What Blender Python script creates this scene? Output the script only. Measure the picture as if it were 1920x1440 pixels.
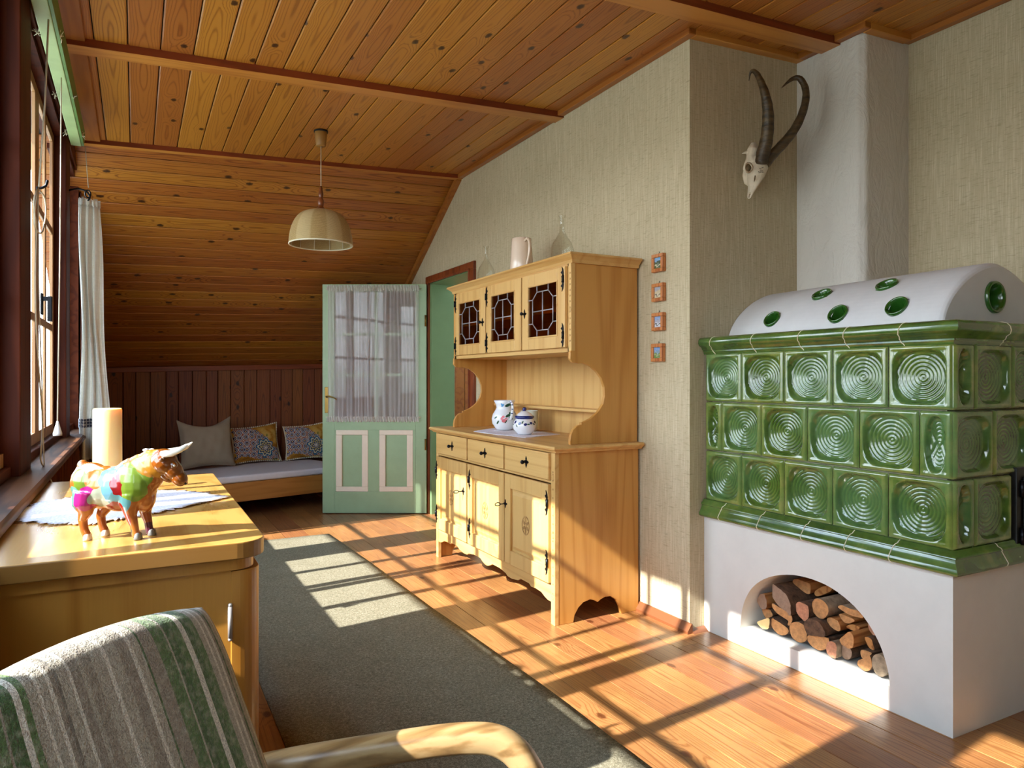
import bpy, bmesh, math, random
from mathutils import Vector, Matrix, noise
R = math.radians
PI = math.pi
random.seed(7)
C = bpy.context.scene.collection
for o in list(bpy.data.objects): bpy.data.objects.remove(o)

# ------------------------------------------------------------------ camera
EYE = 1.2
cd = bpy.data.cameras.new('camera'); cam = bpy.data.objects.new('camera', cd); C.objects.link(cam)
cd.sensor_fit = 'HORIZONTAL'; cd.sensor_width = 36.0; cd.lens = 1331/1920*36.0
cd.shift_y = -9/1920; cd.clip_start = 0.02
YAW = math.atan(705/1331)
cam.location = (0, 0, EYE); cam.rotation_euler = (PI/2, 0, -YAW)
bpy.context.scene.camera = cam

# ------------------------------------------------------------------ world, sun, exposure
SKY = 11.5
SUN = 20.5
EXPO = 0.0
W = bpy.data.worlds.new('world'); bpy.context.scene.world = W; W.use_nodes = True
nt = W.node_tree; nt.nodes.clear()
wo = nt.nodes.new('ShaderNodeOutputWorld'); bg = nt.nodes.new('ShaderNodeBackground')
tcw = nt.nodes.new('ShaderNodeTexCoord'); sep = nt.nodes.new('ShaderNodeSeparateXYZ')
rp = nt.nodes.new('ShaderNodeValToRGB')
mr = nt.nodes.new('ShaderNodeMapRange'); mr.inputs[1].default_value = -1; mr.inputs[2].default_value = 1
nt.links.new(tcw.outputs['Generated'], sep.inputs[0]); nt.links.new(sep.outputs['Z'], mr.inputs[0])
nt.links.new(mr.outputs[0], rp.inputs[0])
e = rp.color_ramp.elements
e[0].position = 0.0; e[0].color = (0.30, 0.36, 0.36, 1)
e[1].position = 1.0; e[1].color = (0.50, 0.72, 1.0, 1)
x = e.new(0.49); x.color = (0.36, 0.42, 0.42, 1)
x = e.new(0.52); x.color = (0.86, 0.93, 1.0, 1)
x = e.new(0.7); x.color = (0.62, 0.8, 1.0, 1)
nt.links.new(rp.outputs[0], bg.inputs[0]); bg.inputs[1].default_value = SKY
nt.links.new(bg.outputs[0], wo.inputs[0])
sd = bpy.data.lights.new('sun', 'SUN'); sun = bpy.data.objects.new('sun', sd); C.objects.link(sun)
sd.energy = SUN; sd.angle = R(0.6); sd.color = (1.0, 0.975, 0.94)
sun.location = (-6, -1, 5)
sun.rotation_euler = Vector((1.0, 0.14, -0.76)).to_track_quat('-Z', 'Y').to_euler()
sc = bpy.context.scene
sc.view_settings.view_transform = 'Standard'; sc.view_settings.look = 'None'
sc.view_settings.gamma = 1.0; sc.view_settings.exposure = EXPO; sc.view_settings.use_curve_mapping = False
sc.cycles.use_denoising = True
sc.cycles.max_bounces = 10; sc.cycles.diffuse_bounces = 6; sc.cycles.glossy_bounces = 4
sc.cycles.transparent_max_bounces = 16; sc.cycles.transmission_bounces = 6
sc.cycles.sample_clamp_indirect = 8.0; sc.cycles.caustics_reflective = False; sc.cycles.caustics_refractive = False

# ------------------------------------------------------------------ materials
def srgb(r, g, b):
    f = lambda c: ((c/255+0.055)/1.055)**2.4 if c > 10 else c/255/12.92
    return (f(r), f(g), f(b), 1)
class NT:
    def __init__(s, name):
        s.m = bpy.data.materials.new(name); s.m.use_nodes = True; s.t = s.m.node_tree
        s.b = s.t.nodes['Principled BSDF']; s.o = s.t.nodes['Material Output']
    def n(s, t, **k):
        x = s.t.nodes.new('ShaderNode'+t)
        for a, v in k.items(): setattr(x, a, v)
        return x
    def l(s, a, b): s.t.links.new(a, b)
    def set(s, sock, v):
        if hasattr(v, 'is_output') or isinstance(v, bpy.types.NodeSocket): s.l(v, sock)
        else: sock.default_value = v
    def math(s, op, a, b=0.0, c=None, clamp=False):
        x = s.n('Math', operation=op, use_clamp=clamp); s.set(x.inputs[0], a); s.set(x.inputs[1], b)
        if c is not None: s.set(x.inputs[2], c)
        return x.outputs[0]
    def mix(s, f, a, b, t='MIX'):
        x = s.n('MixRGB', blend_type=t); s.set(x.inputs[0], f); s.set(x.inputs[1], a); s.set(x.inputs[2], b)
        return x.outputs[0]
    def noise(s, vec, scale, detail=2, rough=0.5, dist=0.0):
        x = s.n('TexNoise'); s.l(vec, x.inputs['Vector']); x.inputs['Scale'].default_value = scale
        x.inputs['Detail'].default_value = detail; x.inputs['Roughness'].default_value = rough
        x.inputs['Distortion'].default_value = dist
        return x.outputs['Fac']
    def map(s, vec, scale=(1, 1, 1), rot=(0, 0, 0), loc=(0, 0, 0)):
        x = s.n('Mapping'); s.l(vec, x.inputs[0]); x.inputs['Scale'].default_value = scale
        x.inputs['Rotation'].default_value = rot; x.inputs['Location'].default_value = loc
        return x.outputs[0]
    def ramp(s, f, stops, interp='LINEAR'):
        x = s.n('ValToRGB'); s.l(f, x.inputs[0]); r = x.color_ramp; r.interpolation = interp
        while len(r.elements) > 1: r.elements.remove(r.elements[-1])
        r.elements[0].position = stops[0][0]; r.elements[0].color = col4(stops[0][1])
        for p, c in stops[1:]:
            y = r.elements.new(p); y.color = col4(c)
        return x.outputs[0]
    def bump(s, h, strength=0.3, dist=0.01):
        x = s.n('Bump'); s.l(h, x.inputs['Height']); x.inputs['Strength'].default_value = strength
        x.inputs['Distance'].default_value = dist; s.l(x.outputs[0], s.b.inputs['Normal'])
    def obj(s): return s.n('TexCoord').outputs['Object']
    def base(s, c, rough=0.5, coat=0.0, spec=0.5, metal=0.0):
        s.set(s.b.inputs['Base Color'], c); s.set(s.b.inputs['Roughness'], rough)
        s.b.inputs['Coat Weight'].default_value = coat; s.b.inputs['Coat Roughness'].default_value = 0.08
        s.b.inputs['Specular IOR Level'].default_value = spec; s.b.inputs['Metallic'].default_value = metal
def col4(c):
    if isinstance(c, (int, float)): return (c, c, c, 1)
    return c if len(c) == 4 else (*c, 1)
M = {}
def plain(name, c, rough=0.5, coat=0.0, spec=0.5, metal=0.0, var=0.0, scale=20, bump=0.0):
    k = NT(name); v = k.obj()
    if var:
        f = k.noise(v, scale, 4, 0.6)
        c2 = tuple(min(1, a*(1+var)) for a in c[:3])+(1,); c1 = tuple(a*(1-var) for a in c[:3])+(1,)
        k.base(k.ramp(f, [(0.3, c1), (0.7, c2)]), rough, coat, spec, metal)
    else: k.base(c, rough, coat, spec, metal)
    if bump: k.bump(k.noise(v, scale*2, 4, 0.6), bump, 0.004)
    M[name] = k.m; return k.m

def wood(name, dark, mid, light, axis='Z', plank=False, freq=14, stretch=0.07, scale=9, rough=0.45, coat=0.0, spec=0.5,
         fibre=0.35, knots=0.0, varamt=0.25, ringamt=0.7, scratch=0.0, knotcol=None):
    k = NT(name)
    if plank:
        a = k.n('Attribute', attribute_name='pl'); v0 = a.outputs['Vector']
        rnd = k.n('Attribute', attribute_name='brd').outputs['Fac']
    else:
        v0 = k.obj(); rnd = None
    # bring the grain direction to Z
    if not plank:
        rot = {'Z': (0, 0, 0), 'X': (0, R(90), 0), 'Y': (R(90), 0, 0)}[axis]
        v0 = k.map(v0, rot=rot)
    vs = k.map(v0, scale=(1, 1, stretch))
    nz = k.noise(vs, scale, 3, 0.45, 0.2)
    if plank:
        sy = k.n('SeparateXYZ'); k.l(v0, sy.inputs[0]); yc = sy.outputs['Y']
        cv = k.n('CombineXYZ'); k.l(sy.outputs['X'], cv.inputs[0]); k.l(sy.outputs['Z'], cv.inputs[2])
        v0 = cv.outputs[0]
        y2_ = k.math('POWER', k.math('ABSOLUTE', yc), 1.7)
        slow = k.noise(k.map(v0, scale=(0.6, 1, 1.15)), 1.0, 2, 0.4)
        fine = k.noise(k.map(v0, scale=(14, 1, 2.2)), 1.0, 3, 0.5)
        nz = k.math('ADD', k.math('MULTIPLY', y2_, 85.0), k.math('ADD', k.math('MULTIPLY', slow, 1.5), k.math('MULTIPLY', fine, 0.22)))
        freq = freq*0.62
    kd = None
    if knots:
        vo = k.n('TexVoronoi', feature='F1', voronoi_dimensions='2D'); cb = k.n('CombineXYZ'); sv = k.n('SeparateXYZ'); k.l(v0, sv.inputs[0])
        k.l(k.math('MULTIPLY', sv.outputs['X'], 7.0), cb.inputs[0]); k.l(k.math('MULTIPLY', sv.outputs['Z'], 4.2), cb.inputs[1]); k.l(cb.outputs[0], vo.inputs['Vector'])
        vo.inputs['Scale'].default_value = 1.0; vo.inputs['Randomness'].default_value = 0.75
        sepc = k.n('SeparateColor'); k.l(vo.outputs['Color'], sepc.inputs[0])
        on = k.math('GREATER_THAN', sepc.outputs[0], 1-knots)
        wob = k.math('MULTIPLY', k.math('SUBTRACT', k.noise(v0, 60, 3), 0.5), 0.10)
        dd = k.math('ADD', vo.outputs['Distance'], wob)
        kd = k.math('MULTIPLY', on, k.math('SUBTRACT', 1.0, k.math('DIVIDE', dd, 0.12, clamp=True), clamp=True))
        halo = k.math('MULTIPLY', on, k.math('SUBTRACT', 1.0, k.math('DIVIDE', dd, 0.45, clamp=True), clamp=True))
        nz = k.math('ADD', nz, k.math('MULTIPLY', halo, 0.5))
    rings = k.math('SINE', k.math('MULTIPLY', nz, freq*2*PI))
    rings = k.math('MULTIPLY_ADD', rings, 0.5, 0.5)
    rings = k.math('POWER', rings, 4.0 if plank else 2.2)
    fib = k.noise(k.map(v0, scale=(220, 220, 5)), 1.0, 2, 0.6)
    broad = k.noise(k.map(v0, scale=(4, 4, 0.8)), 1.0, 2)
    f = k.math('MULTIPLY', rings, ringamt)
    f = k.math('ADD', f, k.math('MULTIPLY', k.math('SUBTRACT', fib, 0.5), fibre))
    f = k.math('ADD', f, k.math('MULTIPLY', k.math('SUBTRACT', broad, 0.5), 0.5), clamp=True)
    c = k.ramp(f, [(0.0, light), (0.45, mid), (1.0, dark)])
    if rnd is not None:
        h = k.n('HueSaturation'); k.l(c, h.inputs['Color'])
        k.l(k.math('MULTIPLY_ADD', rnd, varamt*2, 1-varamt), h.inputs['Value'])
        k.l(k.math('MULTIPLY_ADD', rnd, 0.02, 0.49), h.inputs['Hue'])
        c = h.outputs[0]
    if scratch:
        sc_ = k.noise(k.map(v0, scale=(260, 260, 1.6)), 1.0, 2, 0.6)
        sc2 = k.noise(v0, 5, 3)
        m_ = k.math('MULTIPLY', k.math('GREATER_THAN', sc_, 0.615), k.math('MULTIPLY', sc2, scratch))
        c = k.mix(m_, c, col4(tuple(min(1, x*2.2) for x in light[:3])))
        wear = k.ramp(k.noise(v0, 2.2, 5, 0.65), [(0.42, 0), (0.66, 1)])
        c = k.mix(k.math('MULTIPLY', wear, 0.55), c, col4(tuple(x*0.55 for x in mid[:3])))
    if kd is not None:
        kc = knotcol or tuple(x*0.25 for x in dark[:3])
        c = k.mix(k.ramp(kd, [(0.0, 0), (0.35, 0.85), (1, 1)]), c, col4(kc))
    k.base(c, rough, coat, spec)
    k.b.inputs['Coat Roughness'].default_value = 0.2
    k.bump(f, 0.12, 0.002)
    M[name] = k.m
    return k.m

wood('pine_ceiling', srgb(92, 42, 8), srgb(154, 92, 28), srgb(172, 110, 40), plank=True, freq=9, stretch=0.05, scale=13, knots=0.2, ringamt=0.6, rough=0.42, coat=0.12, varamt=0.18)
wood('pine_slope', srgb(86, 38, 8), srgb(146, 84, 26), srgb(164, 102, 36), plank=True, freq=8, stretch=0.05, scale=12, knots=0.22, rough=0.42, coat=0.12, varamt=0.16)
wood('pine_wall', srgb(70, 28, 8), srgb(108, 50, 18), srgb(124, 62, 24), plank=True, freq=8, stretch=0.06, scale=12, knots=0.22, rough=0.5, varamt=0.15)
wood('pine_trim', srgb(104, 50, 14), srgb(142, 80, 26), srgb(158, 96, 36), axis='Y', freq=5, rough=0.42, coat=0.1, ringamt=0.5)
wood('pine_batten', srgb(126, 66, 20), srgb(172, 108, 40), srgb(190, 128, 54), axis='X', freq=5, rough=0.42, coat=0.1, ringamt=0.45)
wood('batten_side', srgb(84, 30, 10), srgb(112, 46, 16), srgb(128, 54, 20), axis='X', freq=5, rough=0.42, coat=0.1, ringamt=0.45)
wood('floor_boards', srgb(92, 46, 20), srgb(132, 84, 46), srgb(154, 106, 62), plank=True, freq=8, stretch=0.05, scale=11, knots=0.06, rough=0.36, coat=0.12, varamt=0.16, scratch=0.8, ringamt=0.55, knotcol=srgb(80, 40, 18))
wood('red_floor', srgb(90, 40, 18), srgb(130, 64, 30), srgb(150, 80, 40), axis='Y', rough=0.4)
wood('dark_wood', srgb(34, 10, 3), srgb(58, 20, 6), srgb(72, 28, 10), axis='Z', freq=5, rough=0.6, coat=0.0, ringamt=0.5, spec=0.12)
wood('dark_wood_y', srgb(40, 14, 4), srgb(70, 27, 9), srgb(84, 36, 14), axis='Y', freq=5, rough=0.6, ringamt=0.5, spec=0.12)
wood('sash_wood', srgb(96, 62, 34), srgb(132, 92, 56), srgb(152, 114, 74), axis='Z', freq=6, rough=0.5, ringamt=0.5)
wood('sash_inner', srgb(70, 26, 10), srgb(100, 42, 16), srgb(120, 56, 24), axis='Z', freq=6, rough=0.5, ringamt=0.5)
wood('sill_wood', srgb(44, 22, 10), srgb(74, 42, 24), srgb(98, 62, 38), axis='Y', freq=7, rough=0.55, spec=0.12)
wood('brown_frame', srgb(84, 32, 12), srgb(118, 52, 20), srgb(132, 64, 26), axis='Z', freq=6, rough=0.45)
HD, HM, HL = srgb(168, 120, 58), srgb(196, 150, 84), srgb(210, 168, 102)
for ax in 'XYZ':
    wood('oak_'+ax.lower(), HD, HM, HL, axis=ax, freq=7, stretch=0.05, scale=5, rough=0.42, coat=0.08, fibre=0.55, ringamt=0.4)
wood('oak_side', srgb(160, 102, 40), srgb(184, 128, 58), srgb(198, 144, 72), axis='Z', freq=10, stretch=0.05, scale=4, rough=0.42, coat=0.08, fibre=0.5, ringamt=0.45)
wood('oak_carved', srgb(124, 84, 42), srgb(164, 122, 68), srgb(184, 142, 84), axis='Z', rough=0.6)
wood('sideboard_top', srgb(142, 92, 36), srgb(176, 124, 58), srgb(196, 148, 78), axis='Y', freq=4, stretch=0.3, scale=8, rough=0.26, coat=0.5, fibre=0.3, ringamt=0.35)
wood('sideboard_side', srgb(126, 72, 18), srgb(172, 112, 38), srgb(194, 136, 56), axis='Z', freq=5, stretch=0.14, scale=4, rough=0.3, coat=0.4, fibre=0.3, ringamt=0.5)
wood('sideboard_edge', srgb(96, 58, 18), srgb(128, 84, 32), srgb(146, 102, 46), axis='X', freq=4, rough=0.3, coat=0.4, ringamt=0.4)
wood('arm_wood', srgb(96, 70, 40), srgb(142, 110, 68), srgb(168, 138, 94), axis='X', freq=7, stretch=0.07, scale=12, rough=0.32, coat=0.3, fibre=0.5)
wood('bed_wood', srgb(130, 74, 28), srgb(162, 104, 44), srgb(178, 120, 56), axis='X', freq=5, rough=0.45, ringamt=0.4)
wood('turned_wood', srgb(60, 24, 8), srgb(104, 50, 20), srgb(124, 64, 26), axis='Z', rough=0.35, coat=0.2)
wood('small_frame', srgb(140, 74, 34), srgb(178, 108, 58), srgb(196, 128, 74), axis='Z', freq=4, rough=0.45, scale=30)
plain('plaster', srgb(212, 209, 200), 0.8, var=0.035, scale=7, bump=0.22)
plain('plaster_rough', srgb(210, 205, 194), 0.85, var=0.05, scale=5, bump=0.5)
k = NT('plaster_rough2'); v_ = k.obj(); k.base(srgb(210, 205, 194), 0.85); k.bump(k.math('ADD', k.noise(k.map(v_, scale=(1, 1, .5), rot=(0, .5, 0)), 9, 5, 0.6, 1.5), k.math('MULTIPLY', k.noise(v_, 2.5, 2), 2.0)), 0.4, 0.03); M['plaster_rough'] = k.m
plain('dome_plaster', srgb(208, 207, 205), 0.7, var=0.04, scale=9, bump=0.12)
plain('green_paint', srgb(146, 172, 134), 0.42, var=0.05, scale=9)
plain('green_reveal', srgb(112, 142, 98), 0.45, var=0.05, scale=6)
plain('moulding_white', srgb(222, 210, 190), 0.5, var=0.03)
plain('black_metal', srgb(22, 24, 30), 0.35, metal=0.7)
plain('firedoor_black', srgb(12, 11, 10), 0.45)
plain('brass', srgb(130, 104, 52), 0.35, metal=0.9)
plain('gap_dark', srgb(16, 7, 3), 0.9)
plain('grout', srgb(214, 206, 176), 0.8)
plain('linen_white', srgb(214, 210, 214), 0.9, var=0.03, scale=30, bump=0.1)
plain('pillow_beige', srgb(158, 146, 126), 0.9, var=0.05, scale=12, bump=0.2)
plain('pillow_white', srgb(206, 204, 206), 0.9, var=0.03)
plain('pompom', srgb(214, 206, 180), 0.9)
plain('cord', srgb(196, 184, 160), 0.7)
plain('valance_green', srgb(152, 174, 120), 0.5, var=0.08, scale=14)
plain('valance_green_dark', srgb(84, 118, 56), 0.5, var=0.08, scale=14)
plain('cream_glaze', srgb(226, 204, 180), 0.2, coat=0.6)
plain('white_glaze', srgb(226, 226, 226), 0.18, coat=0.6)
plain('blue_glaze', srgb(24, 40, 104), 0.18, coat=0.5)
plain('green_leaf', srgb(30, 74, 44), 0.3)
plain('pink_petal', srgb(214, 110, 116), 0.3)
plain('sky_petal', srgb(90, 160, 214), 0.3)
plain('bone', srgb(216, 202, 176), 0.6, var=0.1, scale=30, bump=0.3)
plain('bone_dark', srgb(96, 78, 50), 0.8)
plain('log_end', srgb(190, 136, 84), 0.85, var=0.24, scale=60, bump=0.8)
plain('log_end_pale', srgb(232, 204, 140), 0.85, var=0.08, scale=25)
plain('log_end_grey', srgb(150, 122, 100), 0.85, var=0.14, scale=60, bump=0.8)
plain('log_end_pink', srgb(186, 128, 96), 0.85, var=0.22, scale=60, bump=0.8)
plain('bark', srgb(96, 70, 50), 0.95, var=0.6, scale=38, bump=1.0)
plain('bark_pale', srgb(150, 132, 108), 0.95, var=0.45, scale=32, bump=0.8)
wood('split_wood', srgb(122, 68, 26), srgb(168, 104, 48), srgb(190, 130, 70), axis='X', rough=0.8, freq=6, scale=12)
plain('hoof_grey', srgb(104, 104, 100), 0.35, coat=0.3)
plain('horn_paint', srgb(226, 220, 202), 0.25, coat=0.5)
plain('cup_glaze', srgb(206, 212, 196), 0.25, coat=0.5)
plain('lamp_cup', srgb(146, 104, 48), 0.45)
plain('amber', srgb(60, 26, 6), 0.2)

def mk_wall(name, base, streak, dark, amt=1.0):
    k = NT(name); v = k.obj()
    vs = k.noise(k.map(v, scale=(210, 210, 7)), 1.0, 2, 0.55)
    vs2 = k.noise(k.map(v, scale=(90, 90, 2.5)), 1.0, 2, 0.5)
    hd = k.noise(k.map(v, scale=(26, 26, 260)), 1.0, 2, 0.55)
    sl = k.noise(k.map(v, scale=(60, 60, 160)), 1.0, 2, 0.6)
    bl = k.noise(v, 2.3, 4, 0.6)
    c = k.mix(k.ramp(bl, [(0.3, 0), (0.7, 0.35)]), base, tuple(x*0.86 for x in base[:3])+(1,))
    c = k.mix(k.ramp(vs, [(0.48, 0), (0.72, 0.85*amt)]), c, streak)
    c = k.mix(k.ramp(vs2, [(0.52, 0), (0.75, 0.5*amt)]), c, streak)
    c = k.mix(k.ramp(hd, [(0.55, 0), (0.78, 0.75*amt)]), c, dark)
    c = k.mix(k.ramp(sl, [(0.62, 0), (0.8, 0.55*amt)]), c, dark)
    k.base(c, 0.85, spec=0.25)
    h = k.math('ADD', vs, k.math('MULTIPLY', k.noise(v, 55, 3), 1.2)); k.bump(h, 0.25, 0.003)
    M[name] = k.m
mk_wall('wallpaper', srgb(186, 172, 140), srgb(214, 202, 172), srgb(134, 120, 90), 0.75)

def mk_rug():
    k = NT('rug_wool'); v = k.obj()
    n1 = k.noise(v, 260, 2, 0.7); n2 = k.noise(v, 7, 4); n3 = k.noise(v, 90, 2)
    f = k.math('ADD', k.math('MULTIPLY', n1, 0.65), k.math('MULTIPLY', n3, 0.35))
    c = k.ramp(f, [(0.3, srgb(80, 74, 58)), (0.5, srgb(124, 118, 98)), (0.72, srgb(174, 170, 148))])
    c = k.mix(k.ramp(n2, [(0.3, 0), (0.75, 0.25)]), c, srgb(92, 88, 66))
    k.base(c, 0.95, spec=0.1); k.bump(n1, 0.5, 0.004); M['rug_wool'] = k.m
mk_rug()
def mk_tile():
    k = NT('green_glaze'); v = k.obj()
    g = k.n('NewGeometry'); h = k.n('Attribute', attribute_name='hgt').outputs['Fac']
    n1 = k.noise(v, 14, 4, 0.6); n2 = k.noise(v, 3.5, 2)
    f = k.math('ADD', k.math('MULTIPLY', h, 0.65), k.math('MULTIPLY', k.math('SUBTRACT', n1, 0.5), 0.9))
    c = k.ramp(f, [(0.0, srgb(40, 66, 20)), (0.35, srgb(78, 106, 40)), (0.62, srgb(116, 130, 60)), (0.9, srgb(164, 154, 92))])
    c = k.mix(k.ramp(n2, [(0.4, 0), (0.65, 0.5)]), c, srgb(84, 124, 80))
    k.base(c, 0.16, coat=1.0); k.b.inputs['Coat Roughness'].default_value = 0.04
    k.bump(k.noise(v, 30, 2), 0.12, 0.003); M['green_glaze'] = k.m
    k = NT('green_cornice'); v = k.obj()
    n1 = k.noise(v, 9, 4, 0.6)
    k.base(k.ramp(n1, [(0.3, srgb(46, 78, 36)), (0.6, srgb(80, 108, 44)), (0.8, srgb(120, 128, 62))]), 0.16, coat=1.0)
    M['green_cornice'] = k.m
    k = NT('vent_glaze'); k.base(srgb(40, 88, 26), 0.18, coat=1.0); M['vent_glaze'] = k.m
mk_tile()
def mk_glass(name, tint=(1, 1, 1, 1), ior=1.45, rough=0.0, edge=0.7):
    k = NT(name); k.t.nodes.remove(k.b)
    tr = k.n('BsdfTransparent'); tr.inputs[0].default_value = tint
    gl = k.n('BsdfGlossy'); gl.inputs['Roughness'].default_value = rough
    lw = k.n('LayerWeight'); lw.inputs[0].default_value = 0.5
    f = k.math('MULTIPLY_ADD', k.math('POWER', lw.outputs['Facing'], 4.0), edge, ((ior-1)/(ior+1))**2, clamp=True)
    mx = k.n('MixShader'); k.l(f, mx.inputs[0]); k.l(tr.outputs[0], mx.inputs[1]); k.l(gl.outputs[0], mx.inputs[2])
    k.l(mx.outputs[0], k.o.inputs[0]); M[name] = k.m
mk_glass('window_glass', edge=0.15); mk_glass('bottle_glass', (0.97, 0.975, 0.96, 1), 1.5, 0.0, 0.5)
mk_glass('amber_glass', (0.66, 0.42, 0.14, 1), 1.5, 0.05)
mk_glass('door_glass', (0.8, 0.82, 0.8, 1), 1.5, 0.0)
def mk_sheer():
    k = NT('sheer_voile'); k.t.nodes.remove(k.b); v = k.obj()
    tr = k.n('BsdfTransparent'); df = k.n('BsdfDiffuse'); df.inputs[0].default_value = srgb(232, 226, 224)
    tl = k.n('BsdfTranslucent'); tl.inputs[0].default_value = srgb(232, 226, 224)
    a = k.n('MixShader'); a.inputs[0].default_value = 0.25; k.l(df.outputs[0], a.inputs[1]); k.l(tl.outputs[0], a.inputs[2])
    lw = k.n('LayerWeight'); lw.inputs[0].default_value = 0.5
    f = k.math('MULTIPLY_ADD', k.math('POWER', lw.outputs['Facing'], 1.6), 0.55, 0.38, clamp=True)
    mx = k.n('MixShader'); k.l(f, mx.inputs[0]); k.l(tr.outputs[0], mx.inputs[1]); k.l(a.outputs[0], mx.inputs[2])
    k.l(mx.outputs[0], k.o.inputs[0]); M['sheer_voile'] = k.m
    k = NT('curtain_linen'); v = k.obj()
    w1 = k.noise(k.map(v, scale=(150, 150, 4)), 1.0, 2); w2 = k.noise(k.map(v, scale=(6, 6, 300)), 1.0, 2)
    c = k.ramp(k.math('ADD', k.math('MULTIPLY', w1, 0.5), k.math('MULTIPLY', w2, 0.5)), [(0.3, srgb(228, 224, 214)), (0.7, srgb(250, 249, 246))])
    k.base(c, 0.9, spec=0.1)
    tl = k.n('BsdfTranslucent'); k.l(c, tl.inputs[0]); mx = k.n('MixShader'); mx.inputs[0].default_value = 0.45
    k.l(k.b.outputs[0], mx.inputs[1]); k.l(tl.outputs[0], mx.inputs[2]); k.l(mx.outputs[0], k.o.inputs[0])
    M['curtain_linen'] = k.m
mk_sheer()
def mk_chairfab():
    k = NT('striped_wool'); a = k.n('Attribute', attribute_name='st').outputs['Fac']; v = k.obj()
    g1, g2 = srgb(92, 118, 66), srgb(72, 100, 52)
    gr, gr2, wh = srgb(176, 166, 146), srgb(152, 140, 122), srgb(222, 214, 196)
    def U(a_): return a_/.476+.5
    S = [(0.0, gr), (.06, wh), (.075, gr), (U(-.19), g1), (U(-.155), wh), (U(-.152), g2), (U(-.119), wh), (U(-.115), g1), (U(-.103), gr2), (U(-.1), g2), (U(-.086), wh), (U(-.079), g1),
         (U(-.071), gr), (U(-.06), wh), (U(-.056), gr), (U(-.047), wh), (U(-.042), gr2), (U(-.037), srgb(120, 112, 98)), (U(-.033), gr), (U(-.021), wh), (U(-.017), gr2), (U(-.006), gr), (U(.0), gr2),
         (U(.012), gr), (U(.027), wh), (U(.033), gr), (U(.049), gr2), (U(.065), wh), (U(.070), gr), (U(.081), g2), (U(.084), gr2), (U(.105), g1), (U(.123), gr), (U(.126), g2), (U(.138), g1), (U(.151), wh),
         (U(.160), g2), (U(.170), g1), (U(.181), gr), (U(.190), wh), (U(.194), gr), (U(.200), wh), (U(.205), gr2), (U(.210), g2), (U(.213), gr), (U(.222), wh), (U(.227), gr)]
    kk = k.n('ValToRGB'); k.l(a, kk.inputs[0]); r = kk.color_ramp; r.interpolation = 'CONSTANT'
    # a ramp holds 32 stops: two ramps joined
    def rr(st, lo, hi):
        x = k.n('ValToRGB'); k.l(k.math('DIVIDE', k.math('SUBTRACT', a, lo), hi-lo, clamp=True), x.inputs[0])
        r = x.color_ramp; r.interpolation = 'CONSTANT'
        r.elements.remove(r.elements[-1])
        r.elements[0].position = 0; r.elements[0].color = st[0][1]
        for p, c in st[1:]:
            e_ = r.elements.new((p-lo)/(hi-lo)); e_.color = c
        return x.outputs[0]
    A = [s for s in S if s[0] < 0.5]; B = [s for s in S if s[0] >= 0.5]
    c = k.mix(k.math('GREATER_THAN', a, 0.4999), rr(A, 0, 0.5), rr(B, 0.5, 1.0))
    n1 = k.noise(v, 420, 2, 0.7); n2 = k.noise(v, 130, 2)
    c = k.mix(k.ramp(n1, [(0.42, 0), (0.66, 0.5)]), c, srgb(70, 66, 50), 'MIX')
    c = k.mix(k.ramp(n2, [(0.45, 0), (0.8, 0.45)]), c, srgb(196, 188, 166))
    k.base(c, 0.95, spec=0.1); k.b.inputs['Sheen Weight'].default_value = 0.25; k.bump(k.math('ADD', n1, n2), 0.7, 0.004); M['striped_wool'] = k.m
mk_chairfab()
def mk_doily():
    k = NT('lace'); v = k.obj(); n = k.noise(v, 160, 2)
    k.base(k.ramp(n, [(0.3, srgb(206, 202, 214)), (0.7, srgb(238, 236, 240))]), 0.9, spec=0.1); k.bump(n, 0.4, 0.003); M['lace'] = k.m
    k = NT('candle_wax'); k.base(srgb(228, 196, 132), 0.45)
    k.b.inputs['Subsurface Weight'].default_value = 0.6; k.b.inputs['Subsurface Radius'].default_value = (0.06, 0.03, 0.012)
    k.b.inputs['Subsurface Scale'].default_value = 0.5; M['candle_wax'] = k.m
    k = NT('wicker'); v = k.obj()
    wv = k.n('TexWave', wave_type='BANDS', bands_direction='Z'); k.l(v, wv.inputs['Vector']); wv.inputs['Scale'].default_value = 70; wv.inputs['Distortion'].default_value = 4; wv.inputs['Detail'].default_value = 2
    wv.inputs['Detail Scale'].default_value = 8
    at = k.n('Attribute', attribute_name='gore').outputs['Fac']
    c = k.ramp(wv.outputs['Fac'], [(0.1, srgb(150, 116, 60)), (0.6, srgb(206, 176, 116))])
    c = k.mix(k.math('MULTIPLY', at, 0.4), c, srgb(230, 208, 156))
    k.base(c, 0.7); k.bump(wv.outputs['Fac'], 0.8, 0.004)
    M['wicker'] = k.m
    k = NT('horn'); v = k.obj()
    n = k.noise(k.map(v, scale=(10, 10, 60)), 1.0, 3, 0.6)
    k.base(k.ramp(n, [(0.3, srgb(34, 24, 12)), (0.6, srgb(82, 64, 38)), (0.85, srgb(120, 100, 66))]), 0.5); k.bump(n, 0.8, 0.006); M['horn'] = k.m
mk_doily()
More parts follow.
